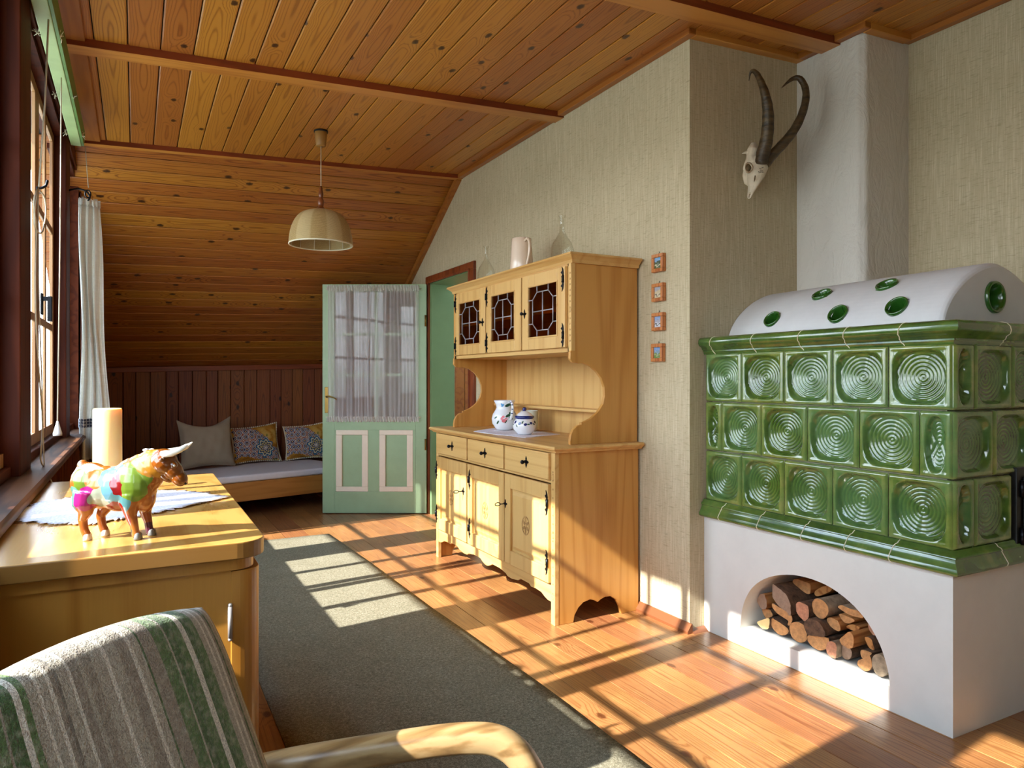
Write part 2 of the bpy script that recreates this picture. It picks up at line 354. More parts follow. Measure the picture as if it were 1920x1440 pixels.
def mk_cushion():
    k = NT('majolica_print'); v = k.obj()   # cushion local: x across, z up
    sp = k.n('SeparateXYZ'); k.l(v, sp.inputs[0]); X, Z = sp.outputs['X'], sp.outputs['Z']
    # white ground with blue and red petals on a small lattice, lemon and ochre fields around
    vo = k.n('TexVoronoi', feature='F1', voronoi_dimensions='2D'); k.l(k.map(v, scale=(17, 17, 17), rot=(R(-90), 0, 0)), vo.inputs['Vector']); vo.inputs['Scale'].default_value = 1; vo.inputs['Randomness'].default_value = 0.25
    vd = vo.outputs['Distance']
    c1 = k.ramp(vd, [(0, srgb(214, 180, 100)), (0.10, srgb(26, 38, 84)), (0.24, srgb(204, 190, 176)), (0.32, srgb(36, 66, 106)), (0.42, srgb(196, 180, 166)), (0.52, srgb(130, 54, 46)), (0.62, srgb(190, 172, 150))], 'CONSTANT')
    n = k.noise(v, 6, 3)
    c2 = k.ramp(k.noise(v, 9, 4), [(0.3, srgb(120, 74, 26)), (0.45, srgb(176, 122, 44)), (0.58, srgb(206, 166, 84)), (0.66, srgb(96, 104, 50))])
    line = k.math('ADD', k.math('ADD', X, Z), k.math('MULTIPLY', k.math('SUBTRACT', n, 0.5), 0.25))
    m = k.math('LESS_THAN', k.math('ADD', k.math('SUBTRACT', line, 0.22), 0.0), 0.10)
    m2 = k.math('GREATER_THAN', k.math('ADD', Z, k.math('MULTIPLY', k.math('SUBTRACT', n, 0.5), 0.2)), 0.03)
    m3 = k.math('GREATER_THAN', k.math('ADD', X, k.math('MULTIPLY', k.math('SUBTRACT', n, 0.5), 0.2)), -0.23)
    mm = k.math('MULTIPLY', m, k.math('MULTIPLY', m2, m3))
    c = k.mix(mm, c2, c1)
    # big rosette, lower right
    dx = k.math('SUBTRACT', X, 0.07); dz = k.math('SUBTRACT', Z, 0.13)
    rr = k.math('SQRT', k.math('ADD', k.math('POWER', dx, 2.0), k.math('POWER', dz, 2.0)))
    an = k.math('ARCTAN2', dz, dx)
    pet = k.math('MULTIPLY_ADD', k.math('SINE', k.math('MULTIPLY', an, 8.0)), 0.012, rr)
    ros = k.ramp(k.math('MULTIPLY', pet, 10.0), [(0, srgb(226, 214, 190)), (0.12, srgb(40, 60, 110)), (0.3, srgb(196, 176, 110)), (0.45, srgb(60, 70, 90)), (0.6, srgb(200, 190, 160)), (0.75, srgb(40, 96, 130)), (0.9, srgb(200, 190, 160))], 'CONSTANT')
    c = k.mix(k.math('LESS_THAN', pet, 0.088), c, ros)
    k.base(c, 0.9, spec=0.1); M['majolica_print'] = k.m
mk_cushion()
def mk_paint_bull():
    k = NT('patch_paint'); v = k.obj()
    nw = k.n('TexNoise'); k.l(v, nw.inputs['Vector']); nw.inputs['Scale'].default_value = 45
    wv = k.n('VectorMath', operation='MULTIPLY_ADD'); k.l(nw.outputs['Color'], wv.inputs[0]); wv.inputs[1].default_value = (0.014, 0.014, 0.014); k.l(v, wv.inputs[2])
    seeds = [((-.06, -.03, .155), .030, srgb(232, 228, 220)), ((-.085, -.03, .14), .024, srgb(122, 150, 44)), ((-.055, -.035, .128), .018, srgb(122, 150, 44)),
             ((-.035, -.035, .145), .024, srgb(224, 140, 62)), ((-.105, 0, .125), .026, srgb(214, 112, 36)), ((-.098, -.03, .10), .022, srgb(120, 176, 150)),
             ((-.055, -.04, .100), .022, srgb(206, 44, 140)), ((-.025, -.04, .10), .023, srgb(196, 206, 178)),
             ((.0, -.03, .15), .027, srgb(110, 166, 196)), ((.005, -.035, .12), .024, srgb(120, 178, 196)), ((.012, -.035, .092), .02, srgb(100, 160, 160)),
             ((.02, -.04, .135), .022, srgb(150, 20, 20)), ((.05, -.03, .155), .03, srgb(132, 164, 50)), ((.045, -.03, .12), .02, srgb(132, 164, 50)),
             ((.075, 0, .185), .038, srgb(224, 150, 44)), ((.0, -.03, .072), .018, srgb(160, 24, 22)), ((.012, -.03, .052), .018, srgb(176, 60, 50)),
             ((.02, -.03, .022), .014, srgb(70, 84, 66)), ((.05, .02, .015), .018, srgb(96, 30, 60))]
    c = k.ramp(k.noise(v, 26, 3), [(0.3, srgb(176, 84, 24)), (0.7, srgb(226, 138, 52))])
    for p, r_, cc in seeds:
        d = k.n('VectorMath', operation='DISTANCE'); k.l(wv.outputs[0], d.inputs[0]); d.inputs[1].default_value = p
        # VectorMath noise adds a constant offset of about half the amplitude
        c = k.mix(k.math('LESS_THAN', d.outputs['Value'], r_+0.006), c, cc)
    c = k.mix(1.0, c, (0.46, 0.45, 0.45, 1), 'MULTIPLY'); k.base(c, 0.25, coat=0.6); M['patch_paint'] = k.m
    plain('head_brown', srgb(112, 58, 12), 0.2, coat=0.8, var=0.4, scale=25)
mk_paint_bull()
def mk_pic(name, sky, mid, low, spot):
    k = NT(name); v = k.obj(); sp = k.n('SeparateXYZ'); k.l(v, sp.inputs[0])
    z = k.math('ADD', sp.outputs['Z'], k.math('MULTIPLY', k.math('SUBTRACT', k.noise(v, 60, 2), 0.5), 0.03))
    c = k.ramp(k.math('MULTIPLY_ADD', z, 14, 0.5), [(0.0, low), (0.28, spot), (0.36, low), (0.45, mid), (0.62, sky)], 'CONSTANT')
    c = k.mix(k.ramp(k.noise(v, 120, 3), [(0.4, 0), (0.75, 0.5)]), c, srgb(210, 214, 210))
    k.base(c, 0.35); M[name] = k.m
mk_pic('pic_a', srgb(92, 150, 196), srgb(40, 66, 36), srgb(66, 90, 40), srgb(214, 206, 170))
mk_pic('pic_b', srgb(150, 152, 164), srgb(196, 180, 140), srgb(204, 190, 150), srgb(90, 70, 50))
mk_pic('pic_c', srgb(120, 150, 196), srgb(160, 160, 176), srgb(204, 208, 214), srgb(40, 34, 34))
mk_pic('pic_d', srgb(100, 144, 200), srgb(120, 150, 170), srgb(92, 126, 48), srgb(150, 160, 80))

# ------------------------------------------------------------------ mesh helpers
WM = {}   # world matrix of every object made here
def wmat(o): return WM.get(o.name, Matrix.Identity(4)) if o else Matrix.Identity(4)
class MB:
    def __init__(s): s.v = []; s.f = []; s.m = []; s.sm = []; s.at = {}
    def add(s, vs, fs, mi=0, smooth=False):
        b = len(s.v); s.v += [tuple(p) for p in vs]
        for f in fs: s.f.append(tuple(b+i for i in f)); s.m.append(mi); s.sm.append(smooth)
        return b
    def box(s, a, b, mi=0):
        x0, x1 = sorted((a[0], b[0])); y0, y1 = sorted((a[1], b[1])); z0, z1 = sorted((a[2], b[2]))
        s.add([(x0,y0,z0),(x1,y0,z0),(x1,y1,z0),(x0,y1,z0),(x0,y0,z1),(x1,y0,z1),(x1,y1,z1),(x0,y1,z1)],
              [(0,3,2,1),(4,5,6,7),(0,1,5,4),(1,2,6,5),(2,3,7,6),(3,0,4,7)], mi)
        return s
    def hexa(s, p, mi=0):   # 8 points: bottom 4, top 4
        s.add(p, [(0,3,2,1),(4,5,6,7),(0,1,5,4),(1,2,6,5),(2,3,7,6),(3,0,4,7)], mi); return s
    def prism(s, poly, axis, a, b, mi=0, smooth=False):
        """poly: 2-D points, extruded along axis from a to b. X:(y,z) Y:(x,z) Z:(x,y)"""
        def P(q, t): return {'X': (t, q[0], q[1]), 'Y': (q[0], t, q[1]), 'Z': (q[0], q[1], t)}[axis]
        n = len(poly); A = sum(poly[i][0]*poly[(i+1) % n][1]-poly[(i+1) % n][0]*poly[i][1] for i in range(n))
        if A < 0: poly = poly[::-1]
        vs = [P(q, a) for q in poly]+[P(q, b) for q in poly]
        base = len(s.v); s.v += vs
        def F(f, sm=False): s.f.append(tuple(base+i for i in f)); s.m.append(mi); s.sm.append(sm)
        flip = (axis == 'Y')
        ca = list(range(n)); cb = list(range(n, 2*n))
        F(ca if flip else ca[::-1]); F(cb[::-1] if flip else cb)
        for i in range(n):
            j = (i+1) % n; q = (i, j, n+j, n+i); F(q[::-1] if flip else q, smooth)
        if (b < a):
            pass
        return s
    def tube(s, pts, r, n=10, mi=0, caps=True, mi_end=None, sq=None):
        pts = [Vector(p) for p in pts]; rs = r if isinstance(r, (list, tuple)) else [r]*len(pts)
        prev = None; rings = []
        for i, p in enumerate(pts):
            t = (pts[min(i+1, len(pts)-1)]-pts[max(i-1, 0)]).normalized()
            if prev is None:
                u = t.orthogonal().normalized()
            else:
                u = prev-t*prev.dot(t); u = u.normalized() if u.length > 1e-6 else t.orthogonal().normalized()
            prev = u; w = t.cross(u); rr = rs[i]; ra, rb = rr if isinstance(rr, (list, tuple)) else (rr, rr)
            rings.append([p+u*math.cos(2*PI*k/n)*ra+w*math.sin(2*PI*k/n)*rb for k in range(n)])
        vs = [q for g in rings for q in g]; fs = []
        for i in range(len(pts)-1):
            for k in range(n):
                k2 = (k+1) % n; fs.append((i*n+k, i*n+k2, (i+1)*n+k2, (i+1)*n+k))
        b = s.add(vs, fs, mi, True)
        if caps:
            me = mi if mi_end is None else mi_end
            s.f.append(tuple(b+k for k in range(n-1, -1, -1))); s.m.append(me); s.sm.append(False)
            s.f.append(tuple(b+(len(pts)-1)*n+k for k in range(n))); s.m.append(me); s.sm.append(False)
        return s
    def lathe(s, c, prof, n=24, mi=0, axis=(0, 0, 1), smooth=True):
        """prof: list of (radius, height) from bottom to top around axis at c"""
        ax = Vector(axis).normalized(); u = ax.orthogonal().normalized(); w = ax.cross(u); c = Vector(c); vs = []; fs = []
        for r_, h in prof:
            for k in range(n): a = 2*PI*k/n; vs.append(c+ax*h+(u*math.cos(a)+w*math.sin(a))*r_)
        for i in range(len(prof)-1):
            for k in range(n):
                k2 = (k+1) % n; fs.append((i*n+k, i*n+k2, (i+1)*n+k2, (i+1)*n+k))
        s.add(vs, fs, mi, smooth); return s
    def ball(s, c, r, n=10, mi=0, sc=(1, 1, 1), m=None):
        c = Vector(c); vs = []; fs = []; h = max(4, n//2+1)
        for i in range(h+1):
            th = PI*i/h
            for k in range(n):
                p = Vector((math.sin(th)*math.cos(2*PI*k/n)*sc[0], math.sin(th)*math.sin(2*PI*k/n)*sc[1], math.cos(th)*sc[2]))*r
                if m is not None: p = m @ p
                vs.append(c+p)
        for i in range(h):
            for k in range(n):
                k2 = (k+1) % n; fs.append((i*n+k, (i+1)*n+k, (i+1)*n+k2, i*n+k2))
        s.add(vs, fs, mi, True); return s
    def grid(s, fn, nu, nv, mi=0, smooth=True, flip=False):
        vs = [fn(i/nu, j/nv) for j in range(nv+1) for i in range(nu+1)]; fs = []
        for j in range(nv):
            for i in range(nu):
                a = j*(nu+1)+i; q = (a, a+1, a+nu+2, a+nu+1); fs.append(q[::-1] if flip else q)
        s.add(vs, fs, mi, smooth); return s
    def build(s, name, mats, parent=None, origin=None, bevel=0.0, seg=2, solid=0.0, sub=0, local=False, offset=-1.0):
        me = bpy.data.meshes.new(name)
        if parent is not None:
            wm = wmat(parent); inv = Matrix.Identity(4) if local else wm.inverted(); own = wm
        else:
            own = Matrix.Translation(Vector(origin or (0, 0, 0))); inv = own.inverted()
        vs = [inv @ Vector(v) for v in s.v]
        me.from_pydata(vs, [], s.f)
        for m in (mats if isinstance(mats, (list, tuple)) else [mats]): me.materials.append(M[m])
        me.polygons.foreach_set('material_index', s.m); me.polygons.foreach_set('use_smooth', s.sm)
        for nm, (dom, typ, data) in s.at.items():
            a = me.attributes.new(nm, typ, dom)
            if typ == 'FLOAT': a.data.foreach_set('value', data)
            else: a.data.foreach_set('vector', [c for v in data for c in v])
        me.update()
        o = bpy.data.objects.new(name, me); C.objects.link(o)
        if parent is not None: o.parent = parent
        else: o.location = own.translation
        WM[o.name] = own
        if solid:
            x = o.modifiers.new('solid', 'SOLIDIFY'); x.thickness = solid; x.offset = offset
        if bevel:
            x = o.modifiers.new('bevel', 'BEVEL'); x.width = bevel; x.segments = seg; x.limit_method = 'ANGLE'; x.angle_limit = R(40); x.harden_normals = False
        if sub:
            x = o.modifiers.new('sub', 'SUBSURF'); x.levels = sub; x.render_levels = sub
        return o
def empty(name, loc, rz=0, rx=0, ry=0):
    o = bpy.data.objects.new(name, None); C.objects.link(o); o.location = loc; o.rotation_euler = (rx, ry, rz)
    o.empty_display_size = 0.1
    from mathutils import Euler
    WM[o.name] = Matrix.Translation(Vector(loc)) @ Euler((rx, ry, rz)).to_matrix().to_4x4()
    return o
def tag(o, label, cat, group=None, kind=None):
    o['label'] = label; o['category'] = cat
    if group: o['group'] = group
    if kind: o['kind'] = kind
    return o
def struct(o, label=None, cat=None):
    o['kind'] = 'structure'
    if label: o['label'] = label; o['category'] = cat
    return o
def lab(o, t): o['label'] = t; return o
def remesh(o, vox, smooth_it=4):
    x = o.modifiers.new('re', 'REMESH'); x.mode = 'VOXEL'; x.voxel_size = vox; x.use_smooth_shade = True
    y = o.modifiers.new('sm', 'SMOOTH'); y.iterations = smooth_it; y.factor = 0.6
def copy_tree(o, parent=None):
    c = o.copy(); C.objects.link(c); c.parent = parent; WM[c.name] = wmat(o)
    for ch in [q for q in bpy.data.objects if q.parent == o]: copy_tree(ch, c)
    return c

def planks(mb, P, widths, gap=0.004, depth=0.006, th=0.018, flipn=False, ends=None, mi=0, seed=1, jitter=0.0, joints=None):
    """P(a, l) -> world point; a across metres, l 0..1 along; boards side by side; grooves between them.
       also the normal direction N (towards the room) from P by cross product"""
    rnd = random.Random(seed)
    pl = mb.at.setdefault('pl', ('CORNER', 'FLOAT_VECTOR', []))[2]; br = mb.at.setdefault('brd', ('CORNER', 'FLOAT', []))[2]
    L = (Vector(P(0, 1))-Vector(P(0, 0))).length
    a = 0
    for w in widths:
        segs = [0.0]
        if joints:
            t = rnd.uniform(0.3, 1)*joints/L
            while t < 1: segs.append(t); t += joints/L*rnd.uniform(0.8, 1.2)
        segs.append(1.0)
        for si in range(len(segs)-1):
            l0, l1 = segs[si], segs[si+1]
            if joints: l0 += 0.0006/L; l1 -= 0.0006/L
            r = rnd.random(); off = rnd.uniform(0, 50); ox = rnd.uniform(0, 40)
            nseg = 1
            p00, p10, p01 = Vector(P(a, l0)), Vector(P(a+w, l0)), Vector(P(a, l1))
            N = (p10-p00).cross(p01-p00).normalized()*(-1 if flipn else 1)
            ga = gap/2; ch = depth
            prof = [(ga, -depth*1.2), (ga, -ch*0.55), (ga+ch*0.7, 0), (w-ga-ch*0.7, 0), (w-ga, -ch*0.55), (w-ga, -depth*1.2)]
            vs = []; 
            for l in (l0, l1):
                for (q, d) in prof: vs.append(Vector(P(a+q, l))+N*d)
            n = len(prof); fs = []
            for i in range(n-1):
                f = (i, i+1, n+i+1, n+i); fs.append(f[::-1] if flipn else f)
            mb.add(vs, fs, mi, False)
            for f in fs:
                for i in f:
                    q = prof[i % n][0]; l = (l0 if i < n else l1)*L
                    pl.append((q+ox, q-w/2, l+off)); br.append(r)
        a += w
    return a
def widths(total, w, jit=0.0, seed=3):
    rnd = random.Random(seed); n = max(1, round(total/w)); ws = [1+rnd.uniform(-jit, jit) for _ in range(n)]; s = sum(ws)
    return [x*total/s for x in ws]

# ------------------------------------------------------------------ room shell
XL, XR, XR2 = -0.41, 2.32, 3.40        # window plane, right wall, wall behind the stove
YN, YC, YB = 2.58, 2.20, 7.72          # niche wall, chimney front, back wall
YREAR = -2.4
def zc(x): return 2.84+0.046*(x-2.32)

# floor
mb = MB(); mb.box((-0.6, YREAR, -0.06), (4.0, 8.0, -0.012), 1)
nb = len(mb.f)
mb.at['pl'] = ('CORNER', 'FLOAT_VECTOR', [(0, 0, 0)]*24); mb.at['brd'] = ('CORNER', 'FLOAT', [0.5]*24)
planks(mb, lambda a, l: (-0.6+a, YREAR+l*10.4, 0), widths(4.6, 0.163, 0.25, 5), gap=0.0025, depth=0.0022, seed=11, joints=3.4)
struct(mb.build('floor', ['floor_boards', 'gap_dark']), 'worn orange-brown pine board floor with sunlit patches', 'floor')

# flat ceiling (rises slightly to the right, as in the photo)
YS_R, YS_L = 5.33, 5.25
mb = MB(); mb.at['pl'] = ('CORNER', 'FLOAT_VECTOR', [(0, 0, 0)]*24); mb.at['brd'] = ('CORNER', 'FLOAT', [0.5]*24)
mb.hexa([(-0.6, YREAR, zc(-.6)+.012), (4.0, YREAR, zc(4)+.012), (4.0, 5.5, zc(4)+.012), (-0.6, 5.5, zc(-.6)+.012),
         (-0.6, YREAR, zc(-.6)+.08), (4.0, YREAR, zc(4)+.08), (4.0, 5.5, zc(4)+.08), (-0.6, 5.5, zc(-.6)+.08)], 1)
planks(mb, lambda a, l: (-0.45+a, YREAR+l*(5.33-YREAR), zc(-0.45+a)), widths(4.0, 0.136, 0.03, 2), gap=0.005, depth=0.007, flipn=True, seed=4, joints=None)
struct(mb.build('ceiling', ['pine_ceiling', 'gap_dark']), 'flat pine board ceiling with dark knots', 'ceiling')

# sloping ceiling at the back
A0 = Vector((-0.6, YS_L-.01, zc(-0.6))); A1 = Vector((2.36, YS_R, zc(2.36)))
B0 = Vector((-0.6, YB, 1.30)); B1 = Vector((2.36, YB, 1.375))
def PS(a, l):
    t = a/2.80; return A0.lerp(A1, l).lerp(B0.lerp(B1, l), t)
mb = MB(); planks(mb, PS, widths(2.80, 0.112, 0.06, 8), gap=0.005, depth=0.008, seed=21)
for i in range(len(mb.f)): pass
o = mb.build('ceiling', ['pine_slope']); struct(o, 'sloping pine board ceiling over the daybed', 'ceiling')
x = o.modifiers.new('s', 'SOLIDIFY'); x.thickness = 0.0
o.modifiers.remove(x)
mb = MB(); up = Vector((0, 0.03, 0.05)); up2 = Vector((0, 0.09, 0.14))
mb.hexa([A0+up, A1+up, B1+up, B0+up, A0+up2, A1+up2, B1+up2, B0+up2]); mb.build('backing', 'gap_dark', o)

# back knee wall
mb = MB(); planks(mb, lambda a, l: (-0.6+a, YB, 1.40*l), widths(2.95, 0.125, 0.15, 9), gap=0.004, depth=0.007, flipn=False, seed=31)
o = mb.build('wall_back', ['pine_wall']); struct(o, 'low back wall of dark vertical pine boards', 'wall')
MB().box((-0.6, YB+0.012, 0), (2.4, YB+0.08, 1.42)).build('backing', 'gap_dark', o)
mb = MB(); p0 = Vector((-0.45, YB-0.004, 1.285)); p1 = Vector((2.32, YB-0.004, 1.36))
mb.hexa([p0+Vector(q) for q in ((0, -.02, -.025), (0, .0, -.025))][:0] or [p0+Vector((0,-.022,-.03)), p1+Vector((0,-.022,-.03)), p1+Vector((0,0,-.03)), p0+Vector((0,0,-.03)), p0+Vector((0,-.022,.02)), p1+Vector((0,-.022,.02)), p1+Vector((0,0,.02)), p0+Vector((0,0,.02))])
struct(mb.build('trim_1', 'batten_side', bevel=0.003), 'dark batten at the foot of the sloping ceiling', 'trim')

# right wall with door opening and sloping top
DY0, DY1, DZ = 5.06, 5.94, 2.06
def topz(y):
    return 2.86 if y < 5.31 else 2.86-(y-5.31)*0.6315
mb = MB()
def wallseg(y0, y1, z0, z1a, z1b):
    mb.hexa([(XR, y0, z0), (XR+.24, y0, z0), (XR+.24, y1, z0), (XR, y1, z0), (XR, y0, z1a), (XR+.24, y0, z1a), (XR+.24, y1, z1b), (XR, y1, z1b)])
wallseg(YN, DY0, 0, 2.86, 2.86); wallseg(DY0, 5.31, DZ, 2.86, 2.86); wallseg(5.31, DY1, DZ, 2.86, topz(DY1)); wallseg(DY1, YB+.1, 0, topz(DY1), topz(YB+.1))
struct(mb.build('wall_right', 'wallpaper'), 'wall papered in beige woven grasscloth behind the hutch', 'wall')
mb = MB(); mb.box((XR+.24, YN, 0), (XR2+.1, YN+.12, 2.95)); struct(mb.build('wall_niche', 'wallpaper'), 'short grasscloth wall with the horned skull', 'wall')
mb = MB(); mb.box((XR2, YREAR, 0), (XR2+.12, YN, 2.95)); struct(mb.build('wall_right', 'wallpaper'), 'grasscloth wall behind the tiled stove', 'wall')
# little roll of paper seam at the niche corner (edge strip of the paper)
# chimney
mb = MB()
def chim(u, v):
    pass
zz = [0.0, 1.5, 1.8, 2.1, 2.4, 2.62, 2.75, 2.95]
mb.prism([(3.05, YN+.02), (3.05, YC+.03), (3.08, YC), (XR2+.02, YC), (XR2+.02, YN+.02)], 'Z', 0.0, 2.95)
struct(mb.build('wall_chimney', 'plaster_rough', bevel=0.012, seg=3), 'white plastered chimney breast rising behind the stove', 'chimney')

# rear wall behind the camera
mb = MB(); mb.box((-.6, YREAR-.1, 0), (3.6, YREAR, 2.95)); struct(mb.build('wall_rear', 'wallpaper'), 'grasscloth wall behind the camera', 'wall')

# corridor behind the door
mb = MB(); mb.at['pl'] = ('CORNER', 'FLOAT_VECTOR', []); 
planks(mb, lambda a, l: (2.5+a, 6.4, 2.6*l), widths(0.47, 0.12, 0.1, 2), seed=5)
o = mb.build('wall_corridor', ['pine_trim']); struct(o, 'brown board wall seen through the doorway', 'wall')
mb = MB(); mb.box((2.45, 6.42, 0), (3.9, 6.5, 2.7)); mb.box((3.8, 4.4, 0), (3.9, 6.5, 2.7)); mb.box((2.45, 4.4, 0), (3.9, 4.5, 2.7))
mb.box((2.97, 6.395, 0), (3.02, 6.42, 2.3), 1)
struct(mb.build('wall_corridor', ['plaster', 'small_frame']), 'white corridor wall beyond the doorway', 'wall')

# left wall: solid parts around the windows
ZS = 0.87; ZG1 = 2.50
mb = MB()
mb.box((XL-.012, YREAR, 0), (-0.345, 8.0, 0.84))                      # below the sill
mb.box((XL-.012, YREAR, 2.58), (-0.345, 8.0, 2.80))                   # head
mb.box((XL-.012, 5.62, 0.8), (-0.345, 8.0, 2.70))
mb.box((XL-.012, YREAR, 0.8), (-0.345, -0.74, 2.70))
o = mb.build('wall_left', 'dark_wood_y'); struct(o, 'dark brown timber window wall', 'wall')
mb = MB(); planks(mb, lambda a, l: (-0.333, 2.0+a, 0.84*l), widths(4.5, 0.035, 0.05, 2), gap=0.004, depth=0.006, flipn=True, seed=3)
struct(mb.build('wall_left', 'pine_wall'), 'narrow brown boarding below the window sill', 'wall')
mb = MB(); planks(mb, lambda a, l: (-0.338, 5.05+a, 0.84+1.9*l), widths(2.67, 0.12, 0.05, 2), gap=0.004, depth=0.006, flipn=False, seed=3)
# boards cover the wall only past the last window
mb2 = MB(); planks(mb2, lambda a, l: (-0.338, 5.66+a, 0.84+1.9*l), widths(2.06, 0.12, 0.05, 2), gap=0.004, depth=0.006, flipn=True, seed=3)
struct(mb2.build('wall_left', 'pine_wall'), 'dark board wall beside the last window', 'wall')

# window posts between the windows, each one a vertical timber
posts = [(0.96, 1.17), (2.90, 3.17), (4.68, 4.93)]
for i, (a, b) in enumerate(posts):
    mb = MB(); mb.box((XL-.010, a, ZS-.02), (-0.345, b, 2.60))
    struct(mb.build('trim_%d' % (2+i), 'dark_wood', bevel=0.004), 'dark brown timber post between two windows', 'trim')
# sill
mb = MB(); mb.prism([(-0.40, 0.845), (-0.27, 0.842), (-0.263, 0.852), (-0.266, 0.866), (-0.275, 0.872), (-0.40, 0.872)], 'Y', -1.2, 5.45)
struct(mb.build('trim_6', 'sill_wood', bevel=0.002), 'long worn wooden window sill', 'window sill')
mb = MB(); mb.box((XL-.02, -1.2, 0.86), (-0.372, 5.62, 0.905)); struct(mb.build('trim_7', 'dark_wood_y', bevel=0.003), 'bottom rail under the windows', 'trim')

ROWS = [(1.48, 0.036), (2.01, 0.036)]
def sash(parent, y0, y1, panes, zb):
    """one casement: stiles, rails, muntins as one frame mesh, glass as one sheet"""
    t0, t1 = XL-.007, XL+.007
    mb = MB()
    ys = [y0]+[q for p in panes for q in p]+[y1]
    for k in range(0, len(ys), 2):
        if ys[k+1] <= ys[k]: continue
        d_ = 0 if k in (0, len(ys)-2) else .002
        mb.box((t0+d_, ys[k], zb-.05), (t1-d_, ys[k+1], ZG1+.05))
    for p in panes:
        a, b = p
        mb.box((t0, a, zb-.05), (t1, b, zb)); mb.box((t0, a, ZG1), (t1, b, ZG1+.05))
        for z, h in ROWS: mb.box((t0+.002, a, z-h/2), (t1-.002, b, z+h/2))
    s = mb.build('sash', 'sash_wood', parent, bevel=0.0015, seg=1)
    g = MB(); g.box((XL-.002, y0+.02, zb-.02), (XL+.001, y1-.02, ZG1+.02)); g.build('pane', 'window_glass', s)
    return s
wins = [
 ('window_1', [(-0.72, 0.08, [(-.66, -.37), (-.32, .02)], .957), (0.10, 0.955, [(.16, .50), (.80, .945)], .957)], (-0.75, .96)),
 ('window_2', [(1.18, 2.158, [(1.25, 1.624), (1.69, 2.02)], 1.0), (2.205, 2.895, [(2.26, 2.485), (2.517, 2.84)], 1.0)], (1.17, 2.90)),
 ('window_3', [(3.17, 3.915, [(3.22, 3.51), (3.565, 3.85)], .957), (3.925, 4.67, [(3.99, 4.265), (4.32, 4.61)], .957)], (3.17, 4.68)),
 ('window_4', [(4.935, 5.60, [(4.965, 5.555)], .957)], (4.93, 5.62))]
for nm, ss, (a, b) in wins:
    w = empty(nm, (XL, (a+b)/2, ZS)); struct(w, {'window_1': 'casement window nearest the camera, beside the armchair', 'window_2': 'casement window over the sideboard', 'window_3': 'casement window with the dark lever handle', 'window_4': 'casement window behind the white curtain'}[nm], 'window')
    mb = MB(); mb.box((XL-.010, a, .88), (XL-.008, a+.012, 2.58)); mb.box((XL-.010, b-.012, .88), (XL-.008, b, 2.58)); mb.box((XL-.05, a, 2.55), (-.36, b, 2.58)); mb.box((XL-.05, a, .86), (XL+.0, b, .905))
    mb.build('window_frame', 'dark_wood', w)
    if ss[0][3] > .98: MB().box((XL-.02, 1.18, .90), (XL+.018, 2.895, .951)).build('bottom_rail', 'sash_wood', w)
    for (y0, y1, pn, zb) in ss:
        sash(w, y0, y1, pn, zb)
    if nm == 'window_3':
        mb = MB(); mb.box((XL+.018, 3.93, 1.50), (XL+.028, 3.96, 1.60)); mb.box((XL+.02, 3.935, 1.565), (XL+.062, 3.955, 1.585))
        mb.box((XL+.045, 3.93, 1.47), (XL+.064, 3.96, 1.587)); mb.build('window_handle', 'black_metal', w, bevel=0.003)
# unseen eave board added outside to cut the sun at the window heads
mb = MB(); mb.box((-1.0, YREAR, 2.71), (-.93, 8.0, 2.97)); struct(mb.build('trim_8', 'dark_wood_y'), 'unseen eave board added outside the windows to cut the sun', 'sun blocker')

# ceiling trims -----------------------------------------------------
def slab(name, x0, x1, y0, y1, h, mat, off=0.0, label='ceiling batten'):
    mb = MB(); q = []
    for z in (-h-off, -off+0.004):
        for (x, y) in ((x0, y0), (x1, y0), (x1, y1), (x0, y1)): q.append((x, y, zc(x)+z))
    mb.hexa(q, 0); o = mb.build(name, mat, bevel=0.003, seg=1); struct(o, label, 'trim'); return o
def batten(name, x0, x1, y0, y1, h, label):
    # underside yellower, near side darker and redder
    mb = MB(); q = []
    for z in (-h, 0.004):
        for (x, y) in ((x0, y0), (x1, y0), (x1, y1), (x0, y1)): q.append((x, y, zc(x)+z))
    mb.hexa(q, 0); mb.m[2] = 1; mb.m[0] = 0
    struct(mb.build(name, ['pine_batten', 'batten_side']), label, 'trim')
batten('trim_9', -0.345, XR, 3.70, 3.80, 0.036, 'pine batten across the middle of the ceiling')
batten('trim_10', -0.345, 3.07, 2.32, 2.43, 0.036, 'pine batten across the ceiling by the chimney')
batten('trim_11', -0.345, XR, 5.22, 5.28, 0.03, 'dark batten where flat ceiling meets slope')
slab('trim_12', -0.345, -0.20, YREAR, 5.22, 0.014, 'pine_trim', label='pine board along the ceiling edge over the windows')
slab('trim_13', XR-.045, XR, YN-.045, 5.24, 0.028, 'pine_trim', label='thin moulding along the top of the hutch wall')
slab('trim_14', XR, 3.05, YN-.045, YN, 0.028, 'pine_batten', label='thin moulding along the top of the niche wall')
slab('trim_15', 3.005, 3.05, YC-.045, YN-.045, 0.028, 'pine_trim', label='thin moulding beside the chimney')
slab('trim_16', 3.05, XR2-.045, YC-.045, YC, 0.03, 'pine_batten', label='thin moulding before the chimney')
slab('trim_17', XR2-.045, XR2, YREAR, YC, 0.026, 'pine_trim', label='thin moulding over the stove wall')
# verge board along the slope
mb = MB()
for (y0, y1) in ((5.25, 7.7),):
    def zt(y): return 2.84-(y-5.33)*0.613
    q = []
    for dz in (-.035, .02):
        for (x, y) in ((XR-.04, y0), (XR, y0), (XR, y1), (XR-.04, y1)): q.append((x, y, min(2.835, zt(y))+dz))
    mb.hexa(q)
struct(mb.build('trim_18', 'pine_trim', bevel=0.002), 'brown verge strip along the sloping ceiling', 'trim')
